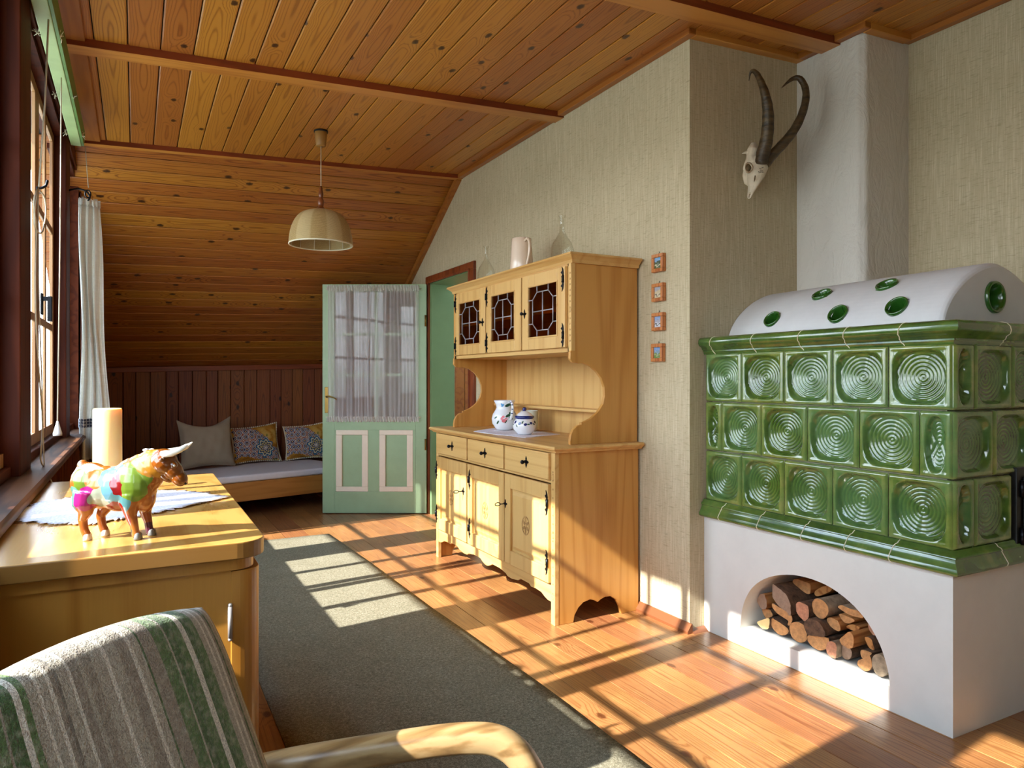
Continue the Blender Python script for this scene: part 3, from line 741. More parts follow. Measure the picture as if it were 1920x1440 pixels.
# baseboards
mb = MB(); mb.prism([(XR-.03, 0), (XR, 0), (XR, .045), (XR-.006, .045), (XR-.03, .012)], 'Y', YN-.02, 5.0)
struct(mb.build('baseboard_right', 'floor_boards'), 'low wooden skirting along the hutch wall', 'baseboard')
mb = MB(); mb.prism([(YN-.03, 0), (YN, 0), (YN, .012), (YN-.004, .02)], 'X', XR, 2.42)
struct(mb.build('baseboard_niche', 'floor_boards'), 'low wooden skirting at the niche wall', 'baseboard')

# ------------------------------------------------------------------ door frame, open door, door curtain
mb = MB()
mb.box((XR-.022, 4.97, 0), (XR, 5.06, 2.055)); mb.box((XR-.022, 5.94, 0), (XR, 6.0, 2.055)); mb.box((XR-.022, 4.97, 2.055), (XR, 6.0, 2.115))
mb.box((XR-.03, 5.05, 0), (XR-.018, 5.066, 2.07)); mb.box((XR-.03, 5.05, 2.05), (XR-.018, 5.95, 2.066))
struct(mb.build('trim_19', 'brown_frame', bevel=0.003), 'dark brown frame around the doorway', 'door frame')
mb = MB(); mb.box((XR-.002, 5.90, 0), (2.535, 5.945, 2.06)); mb.box((XR-.002, 5.055, 0), (2.535, 5.07, 2.06)); mb.box((XR-.002, 5.06, 2.045), (2.535, 5.94, 2.065))
struct(mb.build('trim_20', 'green_reveal'), 'green painted lining of the doorway', 'door frame')

# leaf: hinge at (2.295,5.965), runs to (1.477,6.41); local x along the leaf, -y faces the room
H0 = Vector((2.293, 5.955, 0)); E0 = Vector((1.477, 6.395, 0)); DWd = (E0-H0).length; ang = math.atan2((H0-E0).y, (H0-E0).x)
door = empty('door_1', E0, ang); struct(door, 'pale green door standing open beside the hutch', 'door')
def P_(px): return px*DWd          # fraction across
DWW = DWd
def fx(p):  # photo column (603..800) to leaf x, perspective corrected
    r0, r1 = (603-960)/1331, (800-960)/1331
    s_, c_ = math.sin(YAW), math.cos(YAW); u = (p-960)/1331; dx, dy = s_+u*c_, c_-u*s_
    # intersection of the ray with the leaf line
    d = (H0-E0); den = dx*d.y-dy*d.x; t = (E0.x*d.y-E0.y*d.x)/den
    q = Vector((dx*t, dy*t, 0)); return (q-E0).length
def fz(y, p):
    s_, c_ = math.sin(YAW), math.cos(YAW); u = (p-960)/1331; dx, dy = s_+u*c_, c_-u*s_
    d = (H0-E0); den = dx*d.y-dy*d.x; t = (E0.x*d.y-E0.y*d.x)/den
    return EYE+(711-y)/1331*t
x0, x1 = 0.0, DWd; g0, g1 = fx(628), fx(780); zt_, zb_ = 1.98, fz(786, 700)
mb = MB(); T0, T1 = -0.02, 0.02; ZT = 2.045
mb.box((x0, T0, .008), (g0, T1, ZT)); mb.box((g1, T0, .008), (x1, T1, ZT)); mb.box((g0, T0, zt_), (g1, T1, ZT))
p0, p1, p2, p3 = fx(631), fx(691), fx(712), fx(775); pz0, pz1 = fz(921, 690), fz(806, 690)
mb.box((g0, T0, pz1), (g1, T1, zb_)); mb.box((g0, T0, .008), (g1, T1, pz0)); mb.box((p1, T0, pz0), (p2, T1, pz1))
if p0 > g0: mb.box((g0, T0, pz0), (p0, T1, pz1))
mb.box((min(p3, g1), T0, pz0), (g1, T1, pz1))
mb.box((min(g0, p0), -.008, pz0), (p1, .008, pz1)); mb.box((p2, -.008, pz0), (max(p3, g1), .008, pz1))
mb.build('door_leaf', 'green_paint', door, local=True, bevel=0.002)
for a, b in ((p0, p1), (p2, p3)):
    f = MB(); w = .055
    f.box((a, -.024, pz0), (b, -.008, pz0+w*.8)); f.box((a, -.024, pz1-w*.8), (b, -.008, pz1)); f.box((a, -.024, pz0+w*.8), (a+w, -.008, pz1-w*.8)); f.box((b-w, -.024, pz0+w*.8), (b, -.008, pz1-w*.8))
    f.build('panel_moulding', 'moulding_white', door, local=True, bevel=0.004)
f = MB(); cx = fx(706)
f.box((cx-.014, -.014, zb_), (cx+.014, .014, zt_))
for yy in (627, 703):
    z = fz(yy, 706); f.box((g0, -.013, z-.012), (g1, .013, z+.012))
f.build('glazing_bars', 'green_paint', door, local=True, bevel=0.002)
MB().box((g0, -.002, zb_), (g1, .002, zt_)).build('pane', 'door_glass', door, local=True)
f = MB(); hx = fx(614); hz = 1.0
f.box((hx-.018, -.026, .90), (hx+.018, -.02, 1.13)); hd = f.build('lock_plate', 'brass', door, local=True, bevel=0.004)
f = MB(); f.tube([(hx, -.02, 1.045), (hx, -.055, 1.045)], .009, 8); f.tube([(hx, -.055, 1.045), (hx+.03, -.058, 1.05), (hx+.06, -.056, 1.04), (hx+.085, -.055, 1.028), (hx+.095, -.055, 1.015)], [.008, .007, .006, .006, .005], 8); f.build('door_handle', 'brass', door, local=True)
for z in (.62, 1.72): MB().tube([(x1-.008, -.028, z-.05), (x1-.008, -.028, z+.05)], .008, 8).build('hinge', 'brass', door, local=True)
# sheer curtain stretched over the door window
cur = empty('door_curtain', E0+Vector((0, 0, 0)), ang); tag(cur, 'sheer white ruffled curtain stretched on rods over the green door window', 'curtain')
ca, cb = fx(617), fx(786); cz0, cz1 = fz(788, 700), 2.015
rnd = random.Random(5)
ph = [rnd.uniform(0, 6.28) for _ in range(8)]
def cfn(u, v):
    x = ca+(cb-ca)*u; z = cz0+(cz1-cz0)*v
    uu = u + 0.02*math.sin(v*3+ph[0])*math.sin(u*9)
    env = 0.55+0.45*math.sin(uu*7+ph[1])
    y = .010*math.sin(uu*2*PI*11+ph[2]+2.2*math.sin(uu*9))*env+.004*math.sin(uu*2*PI*23+ph[3]+1.5*math.sin(uu*15))
    if v < .05 or v > .95: y += .006*math.sin(uu*2*PI*43+v*30)
    return (x, -.040+y, z)
MB().grid(cfn, 260, 20).build('voile', 'sheer_voile', cur, local=True)
f = MB()
for v0 in (0, 1):
    def rf(u, v):
        x = ca-.01+(cb-ca+.02)*u; z = (cz0-.012+.045*v) if v0 == 0 else (cz1-.03+.05*v)
        return (x+.004*math.sin(u*300), -.046+.008*math.sin(u*2*PI*36+3*math.sin(u*13)+v*2), z+.004*math.sin(u*2*PI*23+v0))
    f = MB(); f.grid(rf, 220, 5); f.build('ruffle', 'sheer_voile', cur, local=True)
for z in (cz0+.03, cz1-.012):
    MB().tube([(ca-.02, -.034, z), (cb+.02, -.034, z)], .004, 8).build('rod', 'moulding_white', cur, local=True)
for x in (ca-.012, cb+.012):
    for z in (cz0+.03, cz1-.012): pass

# ------------------------------------------------------------------ hutch
HX, HB = 1.80, 2.305      # front, back
HY0, HY1 = 2.95, 4.49
hut = empty('hutch', ((HX+HB)/2, (HY0+HY1)/2, 0)); tag(hut, 'light oak country hutch with leaded glass doors against the beige wall', 'cabinet')
# lower sides with cut-outs
def side_poly(cut=True):
    return [(HX, 0), (1.905, 0), (1.912, .035), (1.935, .07), (1.965, .092), (2.005, .10), (2.03, .092), (2.05, .08), (2.07, .092), (2.095, .10), (2.13, .098), (2.165, .075), (2.185, .04), (2.195, 0), (HB, 0), (HB, .85), (HX, .85)]
for y in (HY0, HY1-.02):
    MB().prism(side_poly(), 'Y', y, y+.02).build('side_panel', 'oak_side', hut, bevel=0.0015, seg=1)
# front frame of the lower body
mb = MB()
mb.box((HX-.002, HY0-.001, 0), (HX+.02, HY0+.036, .85)); mb.box((HX-.002, HY1-.036, 0), (HX+.02, HY1+.001, .85))
mb.box((HX, HY0+.036, .842), (HX+.02, HY1-.036, .852)); mb.box((HX, HY0+.036, .69), (HX+.02, HY1-.036, .702))
apr = [(HY0+.036, .205), (HY0+.036, .108), (3.02, .108), (3.05, .116), (3.085, .13), (3.14, .134), (3.19, .13), (3.21, .142), (3.30, .142), (3.33, .128), (3.40, .118), (3.45, .12), (3.475, .132), (3.55, .142), (3.64, .142), (3.665, .13), (3.70, .118), (3.735, .118), (3.775, .13), (3.80, .142), (3.89, .142), (3.965, .132), (3.99, .12), (4.04, .118), (4.11, .128), (4.14, .142), (4.23, .142), (4.25, .13), (4.30, .134), (4.355, .13), (4.39, .116), (4.42, .108), (HY1-.036, .108), (HY1-.036, .205)]
mb.prism(apr, 'X', HX, HX+.02)
mb.box((HX+.01, HY0+.02, .80), (HX+.02, HY1-.02, .69)); mb.build('front_frame', 'oak_y', hut, bevel=0.001, seg=1)
MB().box((HX+.02, HY0+.02, .2), (HB-.02, HY1-.02, .215)).build('bottom_board', 'oak_y', hut)
MB().box((HB-.012, HY0+.02, .12), (HB, HY1-.02, .84)).build('back_panel', 'oak_z', hut)
# counter
mb = MB()
x0c, y0c, y1c = HX-.03, HY0-.045, HY1+.055
prof = [(0.0, .874), (-.006, .868), (-.004, .860), (.012, .848), (.02, .842)]
def loop(d, z): return [(x0c+d, y0c+d, z), (HB, y0c+d, z), (HB, y1c-d, z), (x0c+d, y1c-d, z)]
def moulding(mb, x0, y0, y1, xb, prof, mi=0):
    """stacked rectangular loops (open at the wall side stays flush)"""
    vs = []; fs = []
    for d, z in prof: vs += [(x0+d, y0+d, z), (xb, y0+d, z), (xb, y1-d, z), (x0+d, y1-d, z)]
    n = len(prof)
    for i in range(n-1):
        for k in range(4):
            k2 = (k+1) % 4; f = (i*4+k, i*4+k2, (i+1)*4+k2, (i+1)*4+k); fs.append(f[::-1] if prof[-1][1] < prof[0][1] else f)
    top = (0, 1, 2, 3); bot = tuple(4*(n-1)+k for k in (3, 2, 1, 0))
    if prof[-1][1] > prof[0][1]: top, bot = top[::-1], bot[::-1]
    mb.add(vs, fs+[top, bot], mi)
moulding(mb, x0c, y0c, y1c, HB, [(.01, .876), (.0, .874), (-.005, .866), (0, .858), (.014, .850), (.02, .842)])
mb.build('countertop', 'oak_y', hut)
# drawers
def rosette_plate(mb, x, y, z, s=1.0):
    for a in range(4):
        t = a*PI/2; mb.prism([(y+math.cos(t)*.006*s-math.sin(t)*0, z+math.sin(t)*.006*s), (y+math.cos(t+.45)*.017*s, z+math.sin(t+.45)*.017*s), (y+math.cos(t)*.026*s, z+math.sin(t)*.03*s), (y+math.cos(t-.45)*.017*s, z+math.sin(t-.45)*.017*s)], 'X', x-.003, x)
    mb.prism([(y+math.cos(k*PI/4)*.012*s, z+math.sin(k*PI/4)*.012*s) for k in range(8)], 'X', x-.004, x)
DR = [(2.988, 3.452), (3.472, 3.945), (3.965, 4.452)]
for i, (a, b) in enumerate(DR):
    d = MB().box((HX-.018, a, .706), (HX+.004, b, .838)).build('drawer', 'oak_y', hut, bevel=0.005)
    y = (3.206, 3.698, 4.18)[i]; mb = MB(); rosette_plate(mb, HX-.018, y, .773)
    mb.tube([(HX-.018, y, .773), (HX-.034, y, .773)], .005, 8); mb.ball((HX-.042, y, .773), .011, 12); mb.build('knob', 'black_metal', d)
# doors below
def hinge(mb, x, y, z, sgn):
    mb.tube([(x-.004, y, z-.02), (x-.004, y, z+.02)], .006, 8)
    mb.box((x-.003, y, z-.012), (x, y+sgn*.016, z+.012))
    for s in (-1, 1):
        pts = [(y+sgn*.002, z), (y+sgn*.020, z+s*.012), (y+sgn*.009, z+s*.022), (y+sgn*.024, z+s*.034), (y+sgn*.011, z+s*.043), (y+sgn*.014, z+s*.062), (y+sgn*.002, z+s*.048), (y-sgn*.002, z+s*.03)]
        mb.prism(pts, 'X', x-.003, x)
def rosette(mb, x, y, z, r):
    n = 24
    for k in range(n):
        a, b = 2*PI*k/n, 2*PI*(k+1)/n; r1 = r*.86
        mb.prism([(y+math.cos(a)*r*.8, z+math.sin(a)*r), (y+math.cos(b)*r*.8, z+math.sin(b)*r), (y+math.cos(b)*r1*.8, z+math.sin(b)*r1), (y+math.cos(a)*r1*.8, z+math.sin(a)*r1)], 'X', x-.0012, x)
    for k in range(6):
        a = k*PI/3+PI/2; pts = []
        for t in range(10):
            q = t/9*2*PI; rr = .34*r; px, pz = .5*r+rr*math.cos(q), .16*r*math.sin(q)
            pts.append((y+(px*math.cos(a)-pz*math.sin(a))*.8, z+px*math.sin(a)+pz*math.cos(a)))
        mb.prism(pts, 'X', x-.0015, x)
LD = [(2.988, 3.452, 2.98, 1), (3.462, 3.945, 3.93, -1), (3.965, 4.452, 4.46, -1)]
for i, (a, b, hy, sg) in enumerate(LD):
    z0, z1 = .20, .684; st = .065
    mb = MB()
    mb.box((HX-.018, a, z0), (HX+.002, a+st, z1)); mb.box((HX-.018, b-st, z0), (HX+.002, b, z1)); mb.box((HX-.018, a+st, z0), (HX+.002, b-st, z0+.075)); mb.box((HX-.018, a+st, z1-.075), (HX+.002, b-st, z1))
    d = mb.build('door', 'oak_z', hut, bevel=0.003)
    mb = MB(); ya, yb, za, zb2 = a+st, b-st, z0+.075, z1-.075
    mb.box((HX-.004, ya, za), (HX+.002, yb, zb2)); moul = .02
    vs = []
    for (dd, xx) in ((.012, HX-.006), (.03, HX-.014)):
        vs += [(xx, ya+dd, za+dd), (xx, yb-dd, za+dd), (xx, yb-dd, zb2-dd), (xx, ya+dd, zb2-dd)]
    mb.add(vs, [(0, 4, 5, 1), (1, 5, 6, 2), (2, 6, 7, 3), (3, 7, 4, 0), (4, 7, 6, 5)])
    mb.build('panel', 'oak_z', d)
    mb = MB(); rosette(mb, HX-.0145, (a+b)/2+(.0), .44, .05); mb.build('carved_rosette', 'oak_carved', d)
    for z in (.592, .30):
        mb = MB(); hinge(mb, HX-.018, hy+(.012 if sg > 0 else -.008), z, sg); mb.build('hinge', 'black_metal', d)
for (y, z) in ((3.44, .521), (4.005, .51)):
    mb = MB(); rosette_plate(mb, HX-.018, y, z, .8); mb.tube([(HX-.018, y, z), (HX-.05, y, z)], .003, 6)
    pts = [(HX-.05-.016+.016*math.cos(t*PI/6), y, z+.009*math.sin(t*PI/6)) for t in range(13)]; mb.tube(pts, .0026, 6); mb.build('key', 'black_metal', hut)
# upper part
UX = 1.90; UY0, UY1 = 2.96, 4.43; UZ0, UZ1 = 1.335, 1.775
mb = MB()
S = [(UX, UZ1), (UX, 1.345), (1.894, 1.335), (1.893, 1.30), (1.908, 1.282), (1.94, 1.278), (1.965, 1.28), (2.01, 1.268), (2.05, 1.24), (2.08, 1.205), (2.098, 1.16), (2.10, 1.115), (2.09, 1.075), (2.06, 1.035), (2.02, 1.005), (1.97, .985), (1.958, .984), (1.958, .973), (1.935, .968), (1.912, .95), (1.898, .925), (1.893, .895), (1.895, .876), (HB, .876), (HB, UZ1)]
for y in (UY0, UY1-.02):
    MB().prism(S, 'Y', y, y+.02).build('side_panel', 'oak_side', hut, bevel=0.0015, seg=1)
mb = MB(); mb.box((UX+.001, UY0+.02, UZ0), (HB-.012, UY1-.02, UZ0+.02)); mb.box((UX, UY0+.02, UZ1-.012), (UX+.02, UY1-.02, UZ1)); mb.box((UX, UY0+.02, UZ0), (UX+.02, UY1-.02, UZ0+.022))
mb.box((UX, UY0+.02, UZ0), (UX+.02, UY0+.034, UZ1)); mb.box((UX, UY1-.045, UZ0), (UX+.02, UY1-.02, UZ1)); mb.build('upper_frame', 'oak_y', hut)
MB().box((HB-.012, UY0+.02, .876), (HB-.002, UY1-.02, UZ1)).build('back_panel', 'oak_z', hut)
MB().box((UX+.06, UY0+.02, 1.555), (HB-.012, UY1-.02, 1.57)).build('inner_shelf', 'oak_y', hut)
mb = MB(); mb.box((HB-.11, UY0+.02, 1.018), (HB-.012, UY1-.02, 1.034)); mb.build('shelf', 'oak_y', hut, bevel=0.002)
mb = MB(); moulding(mb, 1.865, 2.915, 4.475, HB, [(.004, 1.822), (.0, 1.812), (.012, 1.805), (.028, 1.79), (.033, 1.775)]); mb.build('cornice', 'oak_y', hut)
# near stiles with a carved band of small sunk dots and rings
mb = MB().box((UX-.002, UY0-.002, UZ0+.006), (UX+.02, UY0+.022, UZ1))
for k, z in enumerate([1.39+i*.028 for i in range(13)]):
    if k in (5, 6): continue
    mb.ball((UX-.0025, UY0+.010, z), .006, 8, mi=1, sc=(.3, 1, 1))
for t in range(12):
    a = t*PI/6; mb.ball((UX-.0025, UY0+.010+.008*math.cos(a), 1.545+.013*math.sin(a)), .0028, 6, mi=1, sc=(.4, 1, 1))
mb.build('carved_stile', ['oak_z', 'oak_carved'], hut)
mb = MB().box((HX-.0025, HY0+.002, .012), (HX+.018, HY0+.034, .84))
for z in [.20+i*.042 for i in range(14)]: mb.ball((HX-.003, HY0+.017, z), .005, 8, mi=1, sc=(.3, 1, 1))
for zc_ in (.14, .44, .72):
    for t in range(12):
        a = t*PI/6; mb.ball((HX-.003, HY0+.017+.009*math.cos(a), zc_+.016*math.sin(a)), .003, 6, mi=1, sc=(.4, 1, 1))
mb.build('carved_stile', ['oak_z', 'oak_carved'], hut)
UD = [(2.994, 3.436, 1, 2.992), (3.450, 3.892, -1, 3.90), (3.906, 4.372, -1, 4.376)]
for i, (a, b, sg, hy) in enumerate(UD):
    z0, z1 = 1.358, 1.762; st = .075; zt2, zb3 = z0+.068, z1-.068
    mb = MB(); x = UX-.018
    mb.box((x, a, z0), (UX, a+st, z1)); mb.box((x, b-st, z0), (UX, b, z1)); mb.box((x+.0005, a+st, z0), (UX, b-st, zt2)); mb.box((x+.0005, a+st, zb3), (UX, b-st, z1))
    d = mb.build('door', 'oak_z', hut, bevel=0.003)
    ya, yb = a+st, b-st
    mb = MB(); w = .008
    mb.box((x-.004, ya-w, zt2-w), (x+.002, yb+w, zt2)); mb.box((x-.004, ya-w, zb3), (x+.002, yb+w, zb3+w)); mb.box((x-.004, ya-w, zt2), (x+.002, ya, zb3)); mb.box((x-.004, yb, zt2), (x+.002, yb+w, zb3)); mb.build('glass_bead', 'oak_y', d, bevel=0.002)
    MB().box((x+.004, ya, zt2), (x+.006, yb, zb3)).build('pane', 'amber_glass', d)
    mb = MB(); W_, H_ = yb-ya, zb3-zt2
    def q(u, v): return (x+.002, ya+u*W_, zt2+v*H_)
    e0, e1, f0, f1, cu, cv = .14, .86, .12, .88, .30, .26
    oc = [q(cu, f0), q(1-cu, f0), q(e1, cv), q(e1, 1-cv), q(1-cu, f1), q(cu, f1), q(e0, 1-cv), q(e0, cv), q(cu, f0)]
    for t in range(8): mb.tube([oc[t], oc[t+1]], .0028, 6)
    mb.tube([q(.5, f0), q(.5, f1)], .0028, 6); mb.tube([q(e0, .5), q(e1, .5)], .0028, 6)
    for (u0, v0, u1, v1) in ((cu, f0, cu, 0), (1-cu, f0, 1-cu, 0), (cu, f1, cu, 1), (1-cu, f1, 1-cu, 1), (e0, cv, 0, cv), (e0, 1-cv, 0, 1-cv), (e1, cv, 1, cv), (e1, 1-cv, 1, 1-cv)):
        mb.tube([q(u0, v0), q(u1, v1)], .0028, 6)
    plain('lead', srgb(176, 170, 166), 0.4, metal=0.4) if 'lead' not in M else None
    mb.build('lead_cames', 'lead', d)
    for z in (1.70, 1.42):
        mb = MB(); hinge(mb, x, hy+(.012 if sg > 0 else -.012), z, sg); mb.build('hinge', 'black_metal', d)
for (y, z) in ((3.405, 1.557), (3.940, 1.55)):
    mb = MB(); x = UX-.018; rosette_plate(mb, x, y, z, .85); mb.tube([(x, y, z), (x-.014, y, z)], .005, 8); mb.ball((x-.02, y, z), .010, 12); mb.build('knob', 'black_metal', hut)

# ------------------------------------------------------------------ things on the hutch
def lathe_thing(name, c, prof, mat, label, cat, group=None, n=32):
    o = MB().lathe(c, prof, n).build(name, mat, origin=c); tag(o, label, cat, group); return o
ZT_ = 1.822
def bottle(c, h, r, label, neck=.011, mouth=.019):
    out = [(0.0, .002), (r*.9, .002), (r, .012), (r*1.0, h*.10), (r*.96, h*.36), (r*.8, h*.48), (r*.5, h*.58), (neck*1.3, h*.68), (neck, h*.78), (neck, h*.94), (mouth, h*.985), (mouth, h)]
    inn = [(max(0, a-.0025), max(b, .008)) for a, b in out[::-1]]
    o = MB().lathe(c, out+inn, 36).build('glass_carafe', 'bottle_glass', origin=c); tag(o, label, 'carafe', None); return o
bottle((2.11, 4.36, ZT_), .285, .062, 'clear glass carafe with straight sides, left end of the hutch top')
bottle((2.12, 3.40, ZT_), .30, .068, 'taller clear glass carafe with long neck, right end of the hutch top', .013, .02)
c = (2.09, 3.82, ZT_); jg = empty('cream_jug', c); tag(jg, 'tall plain cream ceramic jug between the two glass carafes', 'jug')
MB().lathe(c, [(0, .001), (.070, .001), (.074, .008), (.070, .10), (.063, .20), (.061, .238), (.058, .240), (.056, .236), (.058, .2), (.064, .1), (.066, .01), (0, .01)], 36).build('jug_body', 'cream_glaze', jg)
hp = [(c[0]-.01, c[1]-.060, c[2]+.215), (c[0]-.01, c[1]-.085, c[2]+.226), (c[0]-.01, c[1]-.112, c[2]+.205), (c[0]-.01, c[1]-.118, c[2]+.16), (c[0]-.01, c[1]-.105, c[2]+.11), (c[0]-.01, c[1]-.075, c[2]+.05), (c[0]-.01, c[1]-.066, c[2]+.03)]
def smooth_pts(p, k=3):
    p = [Vector(q) for q in p]; out = []
    for i in range(len(p)-1):
        a, b, c_, d = p[max(i-1, 0)], p[i], p[i+1], p[min(i+2, len(p)-1)]
        for j in range(k):
            t = j/k; out.append(.5*((2*b)+(c_-a)*t+(2*a-5*b+4*c_-d)*t*t+(3*b-a-3*c_+d)*t**3))
    out.append(p[-1]); return out
MB().tube(smooth_pts(hp), (.008), 10).build('handle', 'cream_glaze', jg)
# counter things
ZK = .877
def spot(mb, c, r, ang, z, s, sq=1.0, mi=0, n=10, tilt=0):
    """small painted leaf laid on a round pot: pot radius r at height z, at angle ang"""
    pts = []
    for k in range(n):
        t = 2*PI*k/n; u, v = s*math.cos(t), s*sq*math.sin(t)
        uu, vv = u*math.cos(tilt)-v*math.sin(tilt), u*math.sin(tilt)+v*math.cos(tilt)
        rr = r(z+vv)+.0012; a = ang+uu/max(rr, .01)
        pts.append((c[0]+rr*math.cos(a), c[1]+rr*math.sin(a), c[2]+z+vv))
    mb.add(pts, [tuple(range(n))], mi, True)
def interp(prof):
    def f(z):
        for (r0, z0), (r1, z1) in zip(prof, prof[1:]):
            if z0 <= z <= z1: return r0+(r1-r0)*(z-z0)/max(z1-z0, 1e-6)
        return prof[-1][0]
    return f
AC = math.atan2(-3.95, -2.05)      # towards the camera
c = (2.06, 3.99, ZK+.004); pj = empty('flower_jug', c); tag(pj, 'white jug painted with a pink flower and green leaves on the hutch counter', 'jug')
out = [(.045, .0), (.055, .006), (.078, .04), (.082, .07), (.074, .10), (.058, .125), (.052, .14), (.056, .16), (.068, .185)]
fo = interp(out)
MB().lathe(c, [(0, 0)]+out+[(.065, .186), (.052, .158), (.048, .14), (.07, .1), (.07, .05), (0, .01)], 40).build('jug_body', 'white_glaze', pj)
hh = [(c[0]+.0, c[1]-.056, c[2]+.172), (c[0], c[1]-.085, c[2]+.180), (c[0], c[1]-.108, c[2]+.16), (c[0], c[1]-.108, c[2]+.12), (c[0], c[1]-.092, c[2]+.085), (c[0], c[1]-.08, c[2]+.07)]
hn = MB().tube(smooth_pts(hh), .0085, 10).build('handle', 'white_glaze', pj)
mb = MB()
for t in range(5):
    p = Vector(smooth_pts(hh)[2+t*2]); mb.ball(p+Vector((-.004, -.004, .0)), .0085, 8, sc=(.8, 1, .45))
mb.build('handle_stripes', 'blue_glaze', hn)
mb = MB()
for (da, z, s, sq, ti, mi) in ((.05, .06, .014, .8, 0, 0), (.2, .075, .011, .8, 1, 0), (-.12, .07, .010, .9, 0, 0), (.1, .085, .009, .9, 0, 0), (-.28, .092, .018, .45, .5, 1), (-.5, .075, .016, .4, -.3, 1), (-.45, .1, .016, .4, 1.2, 1), (.55, .05, .014, .4, .9, 1), (.2, .155, .012, .5, .8, 2), (.3, .16, .010, .5, 2, 2), (-.35, .155, .018, .5, .3, 1), (-.55, .16, .014, .45, -.4, 1), (.75, .08, .013, .4, .5, 1), (-.1, .055, .012, .4, 1, 1)):
    spot(mb, c, fo, AC-da, z, s, sq, mi, tilt=ti)
mb.build('painted_pattern', ['pink_petal', 'green_leaf', 'sky_petal'], pj)
c = (2.0, 3.62, ZK+.004); po = empty('lidded_pot', c); tag(po, 'small white lidded pot with a dark blue rim and berries, right of the flower jug', 'pot')
out = [(.038, 0), (.045, .006), (.066, .03), (.070, .052), (.062, .076), (.050, .088), (.049, .095)]
fo = interp(out)
MB().lathe(c, [(0, 0)]+out+[(.045, .095), (.045, .08), (0, .01)], 40).build('pot_body', 'white_glaze', po)
lid = MB().lathe(c, [(.054, .097), (.056, .101), (.05, .107), (.04, .118), (.022, .13), (.012, .134), (0, .135)], 40).build('lid', 'white_glaze', po)
MB().lathe(c, [(.050, .088), (.0565, .096), (.0575, .102), (.053, .107), (.046, .108)], 40).build('lid_band', 'blue_glaze', lid)
MB().ball((c[0], c[1], c[2]+.144), .013, 14).build('lid_knob', 'blue_glaze', lid)
mb = MB()
AC2 = math.atan2(-3.6, -2.0)
for j in range(12):
    da = j*.52-.6; spot(mb, c, fo, AC2-da, .065-.006*math.cos(da*3), .010, .75, 0, tilt=.3*j); spot(mb, c, fo, AC2-da-.26, .06+.012*math.sin(j*2), .010, .4, 1, tilt=j*1.1)
fl = lambda z: .036 if z > .12 else .05
mb.build('painted_berries', ['blue_glaze', 'green_leaf'], po)
c = (2.15, 3.83, ZK+.004); o = MB().lathe(c, [(0, 0), (.04, 0), (.05, .01), (.053, .05), (.053, .118), (.056, .125), (.053, .126), (.05, .118), (.05, .02), (0, .012)], 36).build('tumbler', 'cup_glaze', origin=c)
tag(o, 'pale greenish beaker half hidden behind the lidded pot', 'beaker')
def doily(name, pts, z, label, seed=1, th=.002, fr=.012, mat='lace', n=160, wav=.0015):
    """cloth: polygon outline with fringed edge"""
    rnd = random.Random(seed); P2 = [Vector((p[0], p[1], 0)) for p in pts]; N = len(P2)
    per = []; 
    for i in range(N):
        a, b = P2[i], P2[(i+1) % N]; m_ = max(2, int((b-a).length/.004))
        for k in range(m_): per.append(a.lerp(b, k/m_))
    cen = sum(P2, Vector())/N; mb = MB(); K = 10; vs = []; fs = []
    L = len(per); cc = Vector(cen)
    for r_ in range(1, K+1):
        for i, p in enumerate(per):
            q = cc.lerp(p, r_/K)
            if r_ == K: q = q+(p-cc).normalized()*(fr*(rnd.random()-.3))
            vs.append((q.x, q.y, z+th+wav*(1+math.sin(q.x*40+seed)*math.cos(q.y*33)) ))
    vs.append((cc.x, cc.y, z+th+wav)); ci = len(vs)-1
    for r_ in range(K-1):
        for i in range(L):
            j = (i+1) % L; fs.append((r_*L+i, r_*L+j, (r_+1)*L+j, (r_+1)*L+i))
    for i in range(L): fs.append((ci, (i+1) % L, i))
    mb.add(vs, fs, 0, True); o = mb.build(name, mat, origin=(cen.x, cen.y, z), solid=th)
    tag(o, label, 'doily'); return o
doily('doily', [(1.84, 3.98), (2.10, 4.22), (2.22, 3.9), (2.20, 3.55), (1.90, 3.42), (1.86, 3.7)], .876, 'white fringed doily under the painted jug and pot on the hutch', 3, wav=.0004, th=.0015)

# ------------------------------------------------------------------ four small framed pictures
pics = [(1.781, 'pic_a', 'topmost of the four small frames, green hill under blue sky', 0), (1.634, 'pic_b', 'second small frame from the top, cream and brown scene', 0),
        (1.487, 'pic_c', 'third small frame from the top, snowy scene with a dark shape', 0), (1.333, 'pic_d', 'lowest of the four small frames, green meadow under blue sky', .004)]
for z, pm, lb, dy in pics:
    y0, y1 = 2.748+dy, 2.836+dy; h = .045; c = (XR-.012, (y0+y1)/2, z)
    t = empty('picture_frame', c); tag(t, lb, 'picture', 'small framed pictures beside the hutch')
    mb = MB(); w = .018; xa, xb = XR-.024, XR-.001
    for (a, b, e0_, e1_) in ((y0, y1, z-h, z-h+w), (y0, y1, z+h-w, z+h), (y0, y0+w, z-h+w, z+h-w), (y1-w, y1, z-h+w, z+h-w)): mb.box((xa, a, e0_), (xb, b, e1_))
    mb.build('frame', 'small_frame', t, bevel=0.003)
    MB().box((xa+.008, y0+w, z-h+w), (xb, y1-w, z+h-w)).build('print', pm, t)
    MB().tube([(XR-.006, c[1]-.004, z+h), (XR-.006, c[1]+.001, z+h+.012), (XR-.006, c[1]+.006, z+h)], .0012, 6).build('hanger', 'black_metal', t)

# ------------------------------------------------------------------ tiled stove
SX = 2.41; SY0, SY1 = 1.405, 2.565; SXB = 3.385
stv = empty('tiled_stove', ((SX+SXB)/2, (SY0+SY1)/2, 0)); tag(stv, 'green tiled stove on a white plastered base with arched log niche', 'stove')
